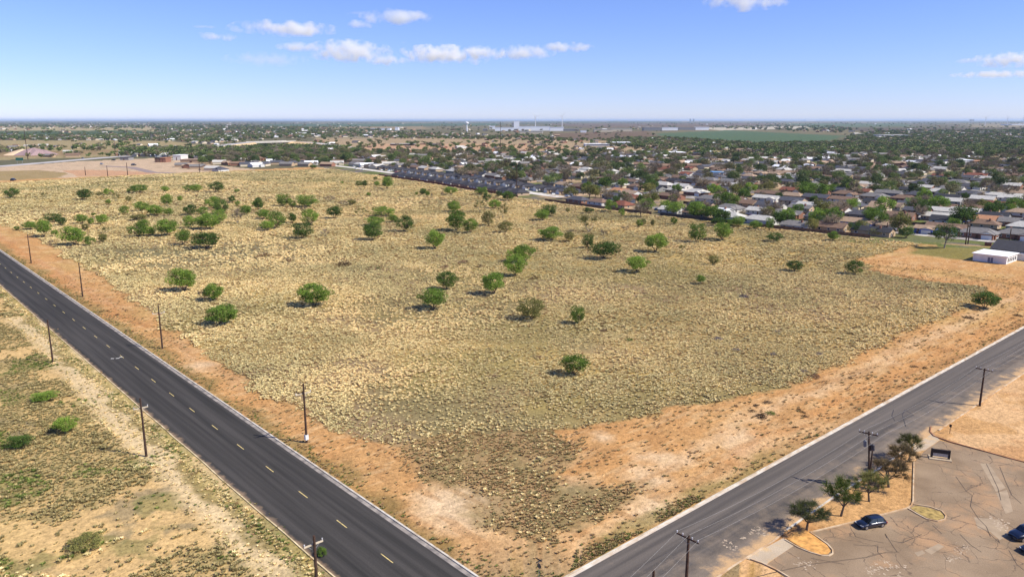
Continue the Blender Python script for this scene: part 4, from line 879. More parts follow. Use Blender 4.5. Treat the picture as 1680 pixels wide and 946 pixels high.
# ------------------------------------------------------------------ far town: simple small houses and trees as ground cover
def simplehouse(L_,D,hw,rt,roof,wall):
    H_=house_meshes(L_,D,hw,rt,'gable');mb=bmesh.new()
    me=bpy.data.meshes.new('far_house');off=0
    a=H_['wall'];b=H_['roof'];V=[tuple(v.co) for v in a.vertices]+[tuple(v.co) for v in b.vertices];n=len(a.vertices)
    F=[tuple(p.vertices) for p in a.polygons]+[tuple(q+n for q in p.vertices) for p in b.polygons]
    me.from_pydata(V,[],F);me.materials.append(WA[wall]);me.materials.append(RO[roof])
    for p in me.polygons: p.material_index=0 if p.index<len(a.polygons) else 1
    return bpy.data.objects.new('scatter_source',me)
FH=[simplehouse(17.,10.,3.2,2.2,r,w_) for r,w_ in [('grey','tan'),('slate','cream'),('pale','cream'),('brown','brick'),('slate','tan'),('pale','cream'),('tan','brick'),('white','white'),('brown','tan'),('grey','cream')]]
def far_pts(n,pxr,pyr,fn):
    px=rng.uniform(*pxr,n);py=pyr[0]+(pyr[1]-pyr[0])*rng.random(n)
    F_=75168./(py-HOR);  # distance along heading (approx)
    u=(px-840)/FPX
    X_=[];Y_=[]
    xs=np.array([G(a,b) for a,b in zip(px,py)]);k=fn(px,py,xs[:,0],xs[:,1]);return xs[k]
def town_density(px,py,x,y):
    """how built up / wooded each far area is"""
    d=np.full(px.shape,.05)
    def reg(poly,v):
        d[inpoly(px,py,poly)]=v
    reg([(-200,199.5),(2000,198.5),(2000,204),(-200,204)],.22)
    reg([(-200,203),(250,203),(420,205),(640,214),(560,220),(400,219),(240,211),(-200,208)],.75)
    reg([(-200,224),(150,223),(290,219),(420,212),(640,218),(800,222),(760,228),(560,226),(420,229),(330,236),(250,231),(-200,229)],.85)
    reg([(-200,230),(300,232),(280,250),(-200,270)],.03)
    reg([(-200,262),(300,256),(345,272),(240,290),(-200,310)],.0)
    reg([(200,246),(290,247),(420,243),(560,240),(600,248),(560,262),(420,262),(340,262),(280,258),(200,256)],.9)
    reg([(600,223),(830,222),(960,224),(1080,226),(1200,233),(1180,240),(980,234),(800,230),(620,228)],.5)
    reg([(520,233),(760,231),(1000,240),(1180,247),(1100,254),(820,249),(620,247),(520,243)],.04)
    reg([(1060,217),(1200,212),(1390,222),(1370,235),(1240,238),(1080,226)],.0)
    reg([(880,215),(1060,214),(1080,226),(1120,231),(920,229)],.03)
    reg([(1000,228),(1100,228),(1240,238),(1380,235),(1400,224),(1440,216),(2000,216),(2000,262),(1540,262),(1500,256),(1340,254),(1240,258),(1140,248),(1000,240)],1.)
    reg([(1130,247),(1260,248),(1260,258),(1140,256)],.12)
    reg([(1240,259),(1350,253),(1500,256),(1500,263),(1300,266)],.1)
    reg([(1150,208),(1330,206),(1400,212),(1380,218),(1200,212)],.3)
    reg([(1400,209),(2000,210),(2000,216),(1420,216)],.05)
    reg([(800,203),(1080,203),(1080,214),(800,214)],.05)
    reg([(430,205),(820,204),(820,213),(640,214),(430,208)],.05)
    n=fbm(x,y,220,3,88);d*=np.where(d<.95,.35+1.3*sstep(.4,.6,n),.75+.5*sstep(.35,.6,n))
    # hard cut inside near field / near suburb handled elsewhere
    return d
def ftree(px,py,x,y):
    inf=(x>-300)&(x<fex(y)+2)&(y<905);sub=(x>fex(y))&(py>250)&(px>300)
    lim=np.interp(px,[300,480,700,900,1100,1130,1300,1360,1680,1800],[262,250,246,252,254,262,262,254,256,256])
    sub=sub&(py>lim)
    dn=town_density(px,py,x,y);return (~inf)&(~sub)&(rng.random(len(px))<dn)
def lowtree(seed,mleaf,hh=7.,ww=9.):
    r=random.Random(seed);mb=MB()
    for c in range(9):
        cx,cy,cz=r.gauss(0,ww*.2),r.gauss(0,ww*.2),hh*r.uniform(.35,.8)
        for k in range(26):
            p=Vector((cx+r.gauss(0,ww*.11),cy+r.gauss(0,ww*.11),max(.3,cz+r.gauss(0,hh*.1))));n_=Vector((r.gauss(0,1),r.gauss(0,1),r.gauss(.4,1))).normalized();t=n_.orthogonal().normalized();b2=n_.cross(t);s=r.uniform(.5,1.1)
            mb.add([tuple(p-t*s),tuple(p-b2*s*.6),tuple(p+t*s),tuple(p+b2*s*.6)],[(0,1,2,3)],lv=r.random())
    mb2=mb;me=mb2.mesh('far_tree');me.materials.append(mleaf);return bpy.data.objects.new('scatter_source',me)
MF=[leafmat('far_leaf_green',lin((76,94,48)),lin((124,138,78)),.15,.3,True),leafmat('far_leaf_olive',lin((94,92,60)),lin((138,132,92)),.1,.3,True),leafmat('far_leaf_grey',lin((108,98,82)),lin((150,136,114)),.05,.2,True),leafmat('far_leaf_dark',lin((56,70,40)),lin((94,110,62)),.1,.2,True)]
FTR=[lowtree(i,MF[k]) for i,k in enumerate([0,0,1,2,3,1,3,0])]
pts=far_pts(58000,(-120,1800),(199.2,268),ftree)
dist=np.hypot(pts[:,0],pts[:,1]);sc_=rng.uniform(.7,1.5,len(pts))*np.clip(dist/3000,1,1.7)
scatter('distant_trees',np.c_[pts,np.zeros(len(pts))],sc_,rng.random(len(pts)),FTR,'distant treetops of the town massing towards the horizon','trees')
pts=far_pts(11000,(-120,1800),(201,266),ftree);dist=np.hypot(pts[:,0],pts[:,1])
scatter('distant_houses',np.c_[pts,np.zeros(len(pts))],rng.uniform(.7,1.3,len(pts))*np.clip(dist/3000,.9,1.3),rng.random(len(pts)),FH,'countless small pale roofed houses of the distant town','houses')
hp=np.array([[h[0],h[1],0] for h in far])
if len(hp): scatter('distant_suburb_houses',hp,np.ones(len(hp)),rng.random(len(hp)),FH,'crowded small houses at the far side of the suburb','houses')
# suburb trees
ST=[]
tries=0
EXT=[(1230,312,9,'g'),(1540,305,11,'g'),(1325,320,9,'g'),(1400,312,9,'g'),(1110,312,8,'g'),(1022,288,9,'g'),(1397,340,8,'g'),(1512,352,11,'d'),(1440,368,11,'g'),(1475,378,11,'o'),(1052,350,10,'b'),(1110,346,8,'g'),(1143,348,9,'g'),(1170,356,9,'g'),(1183,361,8,'d'),(1630,318,10,'g'),(1660,300,10,'o'),(1290,358,8,'g'),(1340,362,9,'g'),(1367,372,9,'b'),(1260,352,7,'o'),(1405,318,8,'b'),(760,288,10,'g'),(570,262,14,'g'),(640,262,13,'g'),(660,258,12,'g'),(700,268,11,'o'),(880,282,10,'g'),(820,276,9,'o'),(1000,300,10,'o'),(1545,290,10,'o'),(1460,290,10,'o'),(1385,300,10,'o'),(1590,345,9,'b')]
for px,py,h,k in EXT:
    x,y=G(px,py+6);ST.append((x,y,h,k))
while len(ST)<1350 and tries<40000:
    tries+=1
    x=random.uniform(385,1500);y=random.uniform(60,1300)
    e_=float(fex(y))
    if x<e_+6: continue
    if not suburb_ok(x,y): continue
    if not free(x,y,2.4): continue
    if (x-e_<70 and 415<y<915) : continue
    if x-e_<40 and y<165: continue
    if random.random()>.65+.6*float(fbm(np.array([x]),np.array([y]),60,2,99)[0]): continue
    ST.append((x,y,random.uniform(5,11.5),random.choice('gggooddbbb')))
for i in range(260):
    px=random.uniform(330,570);py=random.uniform(249,271);x,y=G(px,py)
    if free(x,y,3): ST.append((x,y,random.uniform(7,12),random.choice('ggoodb')))
ST=[t for t in ST if -40<Pf(t[0],t[1])[0]<1720]
ST.sort(key=lambda t:math.hypot(t[0],t[1]))
nearT=ST[:300-len(FT)-7+0 if len(FT)<290 else 60]
nearT=ST[:max(120,300-len(FT)-14)];farT=ST[len(nearT):]
print('field trees',len(FT),'suburb trees',len(ST),len(nearT))
def urow(x,y):
    u=x-float(fex(y));return int(max(0,u)//37)
grp=defaultdict(list)
for t in nearT: grp[urow(t[0],t[1])].append(t)
for r,L_ in grp.items():
    L_.sort(key=lambda t:-Pf(t[0],t[1])[0])
    for i,(x,y,h,k) in enumerate(L_):
        m=mlf[k];proto=random.choice(CITYB) if k=='b' else random.choice(CITY)
        nm={'g':'leafy green','d':'dark green','o':'olive coloured','b':'bare grey'}[k]
        sz='tall' if h>8.5 else ('small' if h<6.5 else 'mid sized')
        place_tree('shade_tree',proto,(x,y,0),h,h*random.uniform(.95,1.25),8,9,m,M_bark,f'{sz} {nm} tree, {ordw(i+1)} from right, {ordw(r+1)} garden strip behind field','tree','shade trees between the suburb houses')
MF2=[M_leaf,M_leafd,M_leafo,M_bare]
protos=[]
for k,src,mm in [(0,CITY[0],MF[0]),(1,CITY[1],MF[1]),(2,CITYB[0],MF[2]),(3,CITY[2],MF[0]),(4,CITY[3],MF[1]),(5,CITYB[1],MF[2]),(6,CITY[4],MF[3])]:
    me=src[1].copy();me.materials.clear();me.materials.append(mm);protos.append(bpy.data.objects.new('scatter_source',me))
fp=np.array([[t[0],t[1],0] for t in farT]);scatter('suburb_trees',fp,np.array([t[2]/8. for t in farT]),rng.random(len(fp)),protos,'mass of mixed green and brown trees over the far suburb','trees')
mb=MB()
for h in ALL:
    if h[4]=='flat' or math.hypot(h[0],h[1])>900: continue
    c_,s_=math.cos(h[7]),math.sin(h[7]);hx=h[3]/2;hy=h[2]/2;zz=.034+random.random()*.02
    mb.add([(h[0]+a*c_-b*s_,h[1]+a*s_+b*c_,zz) for a,b in ((hx+2.2,hy-6),(hx+9.5,hy-6),(hx+9.5,hy-1),(hx+2.2,hy-1))],[(0,1,2,3)])
struct(link('driveways',mb.mesh('driveways'),mat('driveway_pale',C(190,182,168),.9,var=.08,scale=.3)),'pale concrete driveways in front of the suburb houses','driveway')
# backyard fences
M_fence=mat('fence_wood',C(104,84,70),.9,var=.2,scale=.8,dirt=C(80,62,52));M_fencer=mat('fence_reddish',C(112,70,54),.9,var=.15,scale=.8)
def fence(pts,h,m,label,seg=2.4):
    root=empty('wooden_fence',(pts[0][0],pts[0][1],0));tag(root,label,'fence')
    o0=Vector((pts[0][0],pts[0][1],0));pan=MB();pos=MB()
    for i in range(len(pts)-1):
        a=Vector((*pts[i],0))-o0;b=Vector((*pts[i+1],0))-o0;L_=(b-a).length;n=max(1,int(L_/seg));an=math.atan2(b.y-a.y,b.x-a.x)
        for k in range(n):
            p=a+(b-a)*k/n;M=Matrix.Translation(p)@Matrix.Rotation(an,4,'Z');l=L_/n
            pan.box(.07,l-.07,-.02,.02,.08,h+random.uniform(-.06,.06),M);pos.box(-.06,.06,-.06,.06,0,h+.08,M)
    link('panel',pan.mesh('panel'),m,root);link('post',pos.mesh('post'),m,root);root.children[-1]['kind']='stuff'
def fl(y0,y1,u,st=8): return [(float(fex(y))+u,y) for y in np.arange(y0,y1+.1,st)]
fence(fl(168,238,3.5),1.8,M_fence,'brown plank fence behind the houses nearest the tall lawn tree')
fence(fl(242,300,4.5),1.9,mat('fence_dark',C(70,66,64),.9,var=.15),'dark plank fence behind the white shed')
fence(fl(304,408,3.5),1.8,M_fence,'long brown plank fence at the middle of the suburb edge')
fence(fl(440,722,2.5,12),1.9,M_fencer,'long reddish fence behind the new dark roofed homes')
# fences between rows
for ri,(u,y0,y1) in enumerate([(72,90,330),(147,80,330),(222,80,330)]):
    fence(fl(y0,y1,u),1.8,M_fence,f'brown plank fence along the {ordw(ri+1)} alley inside the suburb')
# suburb streets
M_st=mat('street_grey',C(150,142,134),.9,var=.08,scale=.2);M_stp=mat('street_pale',C(200,192,180),.9,var=.06,scale=.2)
def street(name,pts,wd,z,m,label):
    mb=MB();P_=[Vector((*p,0)) for p in pts];Lf=[];Rt=[]
    for i,p in enumerate(P_):
        d=(P_[min(i+1,len(P_)-1)]-P_[max(i-1,0)]).normalized();n_=Vector((-d.y,d.x,0))*wd/2;Lf.append(p+n_);Rt.append(p-n_)
    vs=[]
    for a,b in zip(Lf,Rt): vs+=[(a.x,a.y,z),(b.x,b.y,z)]
    mb.add(vs,[(2*i,2*i+1,2*i+3,2*i+2) for i in range(len(P_)-1)]);me=mb.mesh(name)
    if me.polygons[0].normal.z<0: me.flip_normals()
    struct(link(name,me,m),label,'road')
for ri,u in enumerate([35,109.5,184.5,260,336,412,488]):
    street('suburb_street',[(float(fex(y))+u,y) for y in np.arange(40,(420 if ri==0 else 1000),20)],9,.02+.001*ri,M_st,f'grey residential street, {ordw(ri+1)} back from the field')
street('suburb_street',[(float(fex(y))+33,y) for y in np.arange(420,935,15)],11,.03,M_stp,'pale new street between the dark roofed homes')
street('alley',[(float(fex(y))+.8,y) for y in np.arange(165,905,15)],3.2,.012,mat('alley_dirt',lin((188,160,122)),.95,var=.1,scale=.2),'dirt alley along the back fences beside the field')
# ------------------------------------------------------------------ BIG BUILDINGS near the right
def bldg(name,label,cat,x,y,rz,parts,group=None):
    """parts: (partname, material, list of boxes, children) ; child: (name, material, boxes)"""
    e=empty(name,(x,y,0),rz,label,cat,group)
    for pn,m,bx,ch in parts:
        if callable(bx): mb=MB();bx(mb)
        else:
            mb=MB()
            for b in bx: mb.box(*b)
        o=link(pn,mb.mesh(pn),m,e)
        for cn,cm_,cb in ch:
            mb=MB()
            for b in cb: mb.box(*b)
            link(cn,mb.mesh(cn),cm_,o)
    return e
# white flat hall: corners G(1603,428) G(1650,434) G(1668,420)
hw=(366.,105.);M_hw=mat('hall_white',(.7,.69,.66),.7,var=.05,scale=.5);M_hs=mat('hall_shade_panel',C(150,140,128),.7)
bldg('white_hall','low white flat roofed hall at the edge of the dirt lot','building',365.3,106.,0,[
 ('wall',M_hw,[(-6.3,7.2,-7.5,5.0,0,3.1)],[]),
 ('roof',RO['white'],[(-6.8,7.7,-8.0,5.5,3.1,3.4)],[]),
 ('door',mat('hall_door',C(110,112,130),.5),[(-6.36,-6.30,-2.6,-1.7,.1,2.2)],[]),
 ('door',mat('hall_door2',C(110,112,130),.5),[(-6.36,-6.30,-1.5,-.6,.1,2.2)],[])]
 +[('window',M_glass,[(-4.8+k*2.3,-3.6+k*2.3,-7.57,-7.5,.8,2.2)],[]) for k in range(5)])
bldg('white_shed','small white boxy shed tucked beside the white hall','shed',377.5,97.5,0,[('wall',M_hw,[(-3,3.2,-2.2,2.4,0,2.6)],[]),('roof',RO['white'],[(-3.3,3.5,-2.5,2.7,2.6,2.8)],[]),('door',mat('shed_door',C(150,150,150),.5),[(-1,.8,-2.26,-2.2,.05,2.1)],[])])
def darkroof(mb):
    mb.add([(-9,-22,3.6),(-9,9,3.6),(0,9,6.9),(0,-22,6.9),(9,9,3.6),(9,-22,3.6)],[(0,3,2,1),(3,5,4,2)])
    mb.add([(-9,-22,3.35),(-9,9,3.35),(0,9,6.65),(0,-22,6.65),(9,9,3.35),(9,-22,3.35)],[(0,1,2,3),(3,2,4,5)])
def gw(mb):
    mb.add([(-8.4,8.3,0),(8.4,8.3,0),(8.4,8.3,3.6),(0,8.3,6.5),(-8.4,8.3,3.6),(-8.4,-21.3,0),(8.4,-21.3,0),(8.4,-21.3,3.6),(0,-21.3,6.5),(-8.4,-21.3,3.6)],[(1,0,4,3,2),(5,6,7,8,9),(0,5,9,4),(6,1,2,7)])
bldg('church_hall','large building with steep navy roof behind the white hall','building',384.,101.,0,[('wall',M_hw,gw,[]),('roof',RO['navy'],darkroof,[])]+[('window',M_glass,[(-8.46,-8.4,-18+k*3.6,-16.6+k*3.6,1,2.5)],[]) for k in range(3)])
# rubbish bin left of hall
x,y=G(1621,403);bldg('dumpster','brown metal dumpster on the grass left of the navy roof','dumpster',x,y,.2,[('bin',mat('dumpster_brown',C(112,76,58),.6),[(-1,1,-1.4,1.4,.1,1.5)],[]),('lid',mat('dumpster_lid',C(70,52,44),.6),[(-1.05,1.05,-1.45,1.45,1.5,1.6)],[])])
# schools & larger flat roofs: (px0,px1,py_base,height,depth,roof,wall,label)
BIG=[(1040,1080,254,4.5,34,'pale','beige brick','long low cream roofed school wing at the top of the suburb, left wing'),(1081,1126,255.5,5,40,'white','brick','white flat roofed school wing beside open grass, right wing'),
(1524,1580,272,6,40,'slate','grey','dark flat roofed school block at upper right'),(1580,1597,270.5,6,26,'white','white','white walled end block of the dark school'),(1600,1636,271,5,34,'orange','tan','orange roofed building right of the white school block'),
(1005,1036,240,8,60,'white','white','white metal warehouse with bright roof in the middle distance'),(960,1000,240,5,40,'white','white','long white store roof left of the warehouse'),(1170,1187,289,4,12,'blue','white','house with bright blue tarp roof'),
(1378,1408,252,5,26,'pale','cream','pale roofed church beside the open green strip'),(1505,1525,238,6,50,'orange','brick','tan brick block in the upper right of town'),(1450,1490,226,9,80,'pale','white','pale long block among trees at upper right'),
(1590,1620,235,6,60,'russet','brick','red roofed long building at far upper right'),(640,680,239,4,30,'pale','brown','low storage building left of the dirt strip')]
WA['plant white']=mat('wall_plant_white',(.88,.88,.87),.6,var=.02,scale=.02);WA['brown']=mat('wall_brown',C(120,96,80),.9)
for (a,b,pb,h,dp,r,w_,lb) in BIG:
    x0,y0=G(a,pb);x1,y1=G(b,pb);L_=math.hypot(x1-x0,y1-y0);rz=math.atan2(y1-y0,x1-x0)
    e=bldg('large_building',lb,'building',x0,y0,rz,[('wall',WA[w_],[(0,L_,0,dp,0,h)],[]),('roof',RO[r],[(-.6,L_+.6,-.6,dp+.6,h,h+.4)],[]),('window_band',M_glass,[(L_*.06,L_*.94,-.06,0,h*.35,h*.6)],[])])
# processing plant on the horizon
PL=[(803,812,212,207,'white','small white block at the left end of the plant'),(843,852,213.5,199,'white','tall square white tower block of the plant'),(812,843,215,209.5,'white','long white plant building left of the tower'),(851,902,214.5,208,'white','long white plant building right of the tower'),(902,925,215,209,'white','white plant building with pipework at its right end'),(853,890,219.5,216,'cream','cream warehouse in front of the plant'),(792,800,215,211.5,'grey','small grey plant building'),(925,950,215.5,211.5,'grey','grey low building right of the plant'),(953,962,217.5,214.5,'white','small white warehouse right of the plant'),(975,1005,216.5,212.5,'cream','pale long warehouse beyond the ploughed field'),(1005,1037,215.5,211.5,'cream','pale second warehouse beyond the ploughed field'),(1056,1086,214.5,209.5,'grey','long grey blue warehouse'),(1086,1112,214,209.5,'white','white warehouse beside the grey one'),(1113,1141,213.5,209.5,'grey','grey fronted warehouse between two white ones'),(1141,1163,213.5,209,'white','white end warehouse by the green field'),(648,654,214,209,'white','small white block in the far green fields'),(608,640,213.5,211,'white','long white sheds in the far green fields'),(1660,1720,205.5,204,'white','long white shed by the wind turbines'),(1592,1598,200,196,'grey','distant grain elevator near the turbines'),(1322,1340,198.5,196.6,'white','pale shed on the horizon'),(840,843.5,209,202,'grey','thin grey annex beside the tower block')]
for (a,b,pb,pt,w_,lb) in PL:
    x0,y0=G(a,pb);x1,y1=G(b,pb);L_=math.hypot(x1-x0,y1-y0);rz=math.atan2(y1-y0,x1-x0);mpp=L_/(b-a);h=(pb-pt)*mpp;dp=max(30,L_*.5)
    bldg('industrial_building',lb,'building',x0,y0,rz,[('wall',WA['plant white' if w_=='white' else w_],[(0,L_,0,dp,0,h)],[]),('roof',RO['pale' if w_!='white' else 'white'],[(-1,L_+1,-1,dp+1,h,h+1)],[])],'industrial buildings towards the horizon')
# grain silos on the horizon
M_silo=mat('silo_grey',C(120,130,140),.6)
for k,(px,lb) in enumerate([(1132.5,'left cluster of silos standing on the horizon'),(1138,'right cluster of silos standing on the horizon')]):
    x,y=G(px,200.5);e=empty('grain_silo',(x,y,0),0,lb,'silo','silos on the horizon')
    for j,(dx,dy) in enumerate([(0,0),(22,6),(-22,-6)]):
        mb=MB();mb.tube((dx,dy,0),(dx,dy,78-6*j),14,14,14);link('tank',mb.mesh('tank'),M_silo,e)
    mb=MB();mb.box(-16,16,-8,8,72,92);link('head_house',mb.mesh('head_house'),M_silo,e)
# water tower, turbines, masts
M_wm=mat('tower_white',(.75,.75,.75),.5,var=.03)
x,y=G(766,217.5);e=empty('water_tower',(x,y,0),0,'white slender water tower left of the plant','tower')
mb=MB();mb.tube((0,0,0),(0,0,40),4,2.6,10);mb2=MB();mb2.tube((0,0,38),(0,0,42),2.6,9,14);mb2.tube((0,0,42),(0,0,47),9,9,14);mb2.tube((0,0,47),(0,0,50),9,2,14)
link('stem',mb.mesh('stem'),M_wm,e);link('tank',mb2.mesh('tank'),M_wm,e)
def turbine(px,pb,h,label,hidx):
    x,y=G(px,pb);e=empty('wind_turbine',(x,y,0),0.7,label,'wind turbine','wind turbines near the horizon')
    a=MB();a.tube((0,0,0),(0,0,h),3.0,1.8,10);link('tower',a.mesh('tower'),M_wm,e)
    a=MB();a.box(-5,3,-2,2,h-2,h+2);link('nacelle',a.mesh('nacelle'),M_wm,e)
    for k in range(3):
        t=2*PI*k/3+hidx;a=MB();a.tube((-5.5,0,h),(-5.5,h*.42*math.cos(t),h+h*.42*math.sin(t)),1.6,.5,5);link('blade',a.mesh('blade'),M_wm,e)
turbine(1616,206.5,84,'leftmost white wind turbine at upper right',.4);turbine(1652,206.5,84,'second white wind turbine at upper right',1.1);turbine(1678,206.5,84,'wind turbine at the right edge of the picture',1.7)
turbine(878.3,211,84,'wind turbine standing behind the left of the plant',.9);turbine(922,211,84,'wind turbine standing behind the right of the plant',.2)
# ------------------------------------------------------------------ UTILITY POLES
M_pole=mat('pole_wood',C(72,54,44),.9,var=.2,scale=2);M_polep=mat('crossarm_pale',C(190,176,152),.85);M_ins=mat('insulator',(.6,.6,.62),.3);M_steel=mat('steel_grey',C(150,150,150),.5,metal=.3);M_cream=mat('pole_guard_white',(.7,.7,.68),.6)
def upole(x,y,h,rz,label,arm=1,armm=M_pole,armz=None,al=2.4,r=.24,transformer=False,guard=False,lean=0,group='utility poles',name='utility_pole'):
    e=empty(name,(x,y,0),rz,label,'pole',group);e.rotation_euler=(0,lean,rz)
    mb=MB();mb.tube((0,0,-.3),(0,0,h),r,r*.62,8);link('shaft',mb.mesh('shaft'),M_pole,e)
    z=armz or h-.5
    if arm:
        mb=MB();mb.box(-al/2,al/2,r*.7,r*.7+.14,z-.09,z+.09);a=link('crossarm',mb.mesh('crossarm'),armm,e)
        for k in (-1,-.45,.45,1) if arm>1 else (-1,0,1):
            mb=MB();mb.tube((k*al*.47,r*.7+.07,z+.09),(k*al*.47,r*.7+.07,z+.36),.055,.08,6);link('insulator',mb.mesh('insulator'),M_ins,a)
        mb=MB();mb.tube((-al*.3,r*.7+.07,z-.05),(0,r*.7,z-.8),.03,.03,4);mb.tube((al*.3,r*.7+.07,z-.05),(0,r*.7,z-.8),.03,.03,4);link('brace',mb.mesh('brace'),M_steel,e)
    if transformer:
        for sx,zz,mm in ((-.62,h-2.6,M_steel),(.62,h-2.2,M_steel),(0,h-2.9,M_steel)):
            mb=MB();dy=.0 if sx else -.6;mb.tube((sx,dy,zz-.5),(sx,dy,zz+.45),.27,.27,12);mb.tube((sx,dy,zz+.45),(sx,dy,zz+.55),.27,.12,12);mb.tube((sx,dy,zz+.55),(sx,dy,zz+.75),.05,.04,6);link('transformer',mb.mesh('transformer'),mat('transformer_grey',C(120,122,126),.5) if sx>0 else mat('transformer_dark',C(60,60,66),.5),e)
    if guard:
        mb=MB();mb.box(-r*1.25,r*1.25,-r*1.25,r*1.25,.55,1.5);link('guard',mb.mesh('guard'),M_cream,e)
    return e
for i,(yy,al) in enumerate([(124.6,3.0),(204.5,3.0),(285,0),(368,0),(448,0),(528,0)]):
    upole(60,yy,[11.4,11.6,11.6,12,11.4,11.4][i],0,f'wooden utility pole on the dirt side of the main road, {ordw(i+1)} from the front','' if not al else 1,M_polep,armz=9.4,al=al or 2,guard=(i==0),group='utility poles along the main road')
xt,yt=G(515,878,11.4)
for i,(xx,yy,a) in enumerate([(xt,yt,1),(36,138,1),(36,210,0),(35.5,292,0)]):
    upole(xx,yy,10.8 if i else 11.4,0,f'wooden utility pole on the scrub side of the main road, {ordw(i+1)} from the front',a,M_polep,armz=(10.2 if i==0 else 8.9),al=2.4,group='utility poles along the main road',r=.25 if i==0 else .23)
upole(173.4,48.8,8.2,0,'tee topped utility pole at the far end of the car park',2,M_pole,al=3.2,armz=7.9,group='utility poles along the side road').rotation_euler=(0,0,PI/2)
xt,yt=G(1130,877,9.4);upole(xt,yt,9.4,PI/2,'tee topped utility pole at the bottom edge of the picture',2,M_pole,al=3.2,armz=9.1,group='utility poles along the side road');TP=(xt,yt)
xt2,yt2=G(1072.5,935,7.);upole(xt2,yt2,7.,0,'short bare pole top at the bottom edge left of the tee topped pole',0,group='utility poles along the side road')
xp,yp=G(1426,800);upole(xp,yp,9.7,PI/2,'tall wooden pole carrying grey transformers behind the row of trees',2,M_pole,al=3.0,armz=9.4,transformer=True,r=.2,group=None).rotation_euler=(math.radians(-3),math.radians(4.5),PI/2)
upole(xp-1.3,yp-.4,7.0,0,'plain black pole standing left of the transformer pole',0,r=.19,group=None)
# distant poles (px,base,top)
for i,(a,pb,pt) in enumerate([(46,262,214),(189,250,230),(209.5,287.5,267),(177,290,272),(140.5,287.5,274),(328,283.8,263.5),(821,243,201),(847.5,318,268),(1454,387,365),(1656,397,375),(1584,401,368),(1588,400,367),(1128,352,334),(1290,374,352)]):
    x,y=G(a,pb);mpp=(x*sA+y*cA)*cT/FPX+HC*sT/FPX
    upole(x,y,(pb-pt)*mpp,0,f'distant utility pole beyond the field, {ordw(sorted([q for q in [46,189,209.5,177,140.5,328,821,847.5,1454,1656,1584,1588,1128,1290]]).index(a)+1)} from the left of the picture',0 if a!=1588 else 2,r=.2+.00025*math.hypot(x,y),group='distant utility poles')
# wires along the side road
M_wire=mat('wire',C(150,146,140),.6)
def wire(a,b,sag,label,r=.014):
    mb=MB();n=14;pp=[]
    for i in range(n+1):
        t=i/n;pp.append((a[0]+(b[0]-a[0])*t,a[1]+(b[1]-a[1])*t,a[2]+(b[2]-a[2])*t-sag*4*t*(1-t)))
    o=Vector(a)
    for i in range(n): mb.tube(Vector(pp[i])-o,Vector(pp[i+1])-o,r,r,3,False)
    w_=link('power_line',mb.mesh('power_line'),M_wire);w_.location=o;tag(w_,label,'wire','power lines along the side road')
spans=[((TP[0],TP[1],9.4),(xp+.6,yp,9.7),'between the tee topped pole and the transformer pole'),((xp+.6,yp,9.7),(173.4,48.8,8.25),'between the transformer pole and the far tee pole'),((173.4,48.8,8.25),(262,48.8,8.25),'running right from the far tee pole'),((TP[0]-42,TP[1]-6,8.5),(TP[0],TP[1],9.4),'running left from the bottom tee pole')]
for a,b,lb in spans:
    for k,nm in ((-1.45,'lower'),(0,'middle'),(1.45,'upper')):
        wire((a[0],a[1]+k,a[2]),(b[0],b[1]+k,b[2]),.9,f'{nm} thin power line {lb}')
# ------------------------------------------------------------------ SIGNS
x,y=61.8,64.4
e=empty('stop_sign',(x,y,0),0,'stop sign with street name blades on a thin post at the road corner','road sign')
mb=MB();mb.tube((0,0,0),(0,0,2.95),.035,.035,6);link('post',mb.mesh('post'),M_steel,e)
mb=MB();oc=[(.38*math.cos(PI/8+k*PI/4),.38*math.sin(PI/8+k*PI/4)) for k in range(8)]
n=8;vs=[(.04,a,2.15+b) for a,b in oc]+[(.055,a,2.15+b) for a,b in oc];mb.add(vs,[tuple(range(7,-1,-1)),tuple(range(8,16))]+[(i,(i+1)%8,8+(i+1)%8,8+i) for i in range(8)])
pl=link('sign_plate',mb.mesh('sign_plate'),mat('sign_back',C(92,84,70),.5),e)
mb=MB();mb.add([(.058,a*.94,2.15+b*.94) for a,b in oc],[tuple(range(8))]);link('sign_face',mb.mesh('sign_face'),mat('sign_red',(.5,.03,.03),.4),pl)
mb=MB();mb.box(-.5,.5,-.012,.012,2.72,2.92);link('street_name_blade',mb.mesh('street_name_blade'),mat('blade_green',C(50,56,60),.5),e)
mb=MB();mb.box(-.012,.012,-.5,.5,2.93,3.13);link('street_name_blade',mb.mesh('street_name_blade'),mat('blade_green2',C(50,56,60),.5),e)
# monument sign
x,y=G(1542,752);e=empty('monument_sign',(x,y,0),math.radians(-62),'dark framed monument sign on a white slab beside the car park','sign')
M_sd=mat('sign_frame_dark',C(50,42,40),.7)
mb=MB();mb.box(-1.75,1.75,-.9,.9,.012,.16);link('base',mb.mesh('base'),M_conc,e)
for sx in (-1,1):
    mb=MB();mb.box(sx*1.35-.16,sx*1.35+.16,-.2,.2,.16,1.75);link('post',mb.mesh('post'),M_sd,e)
mb=MB();mb.box(-1.19,1.19,-.14,.14,1.05,1.72);link('header_board',mb.mesh('header_board'),M_sd,e)
mb=MB();mb.box(-1.19,1.19,-.1,.1,.42,1.04);link('panel',mb.mesh('panel'),mat('sign_panel',C(170,166,160),.6),e)
x,y=G(1558,711);e=empty('sign_post',(x,y,0),0,'small thin post sign standing on the bare dirt lot','sign')
mb=MB();mb.tube((0,0,0),(0,0,1.9),.05,.05,6);link('post',mb.mesh('post'),M_pole,e);mb=MB();mb.box(-.06,-.03,-.22,.22,1.35,1.9);link('plate',mb.mesh('plate'),M_sd,e)
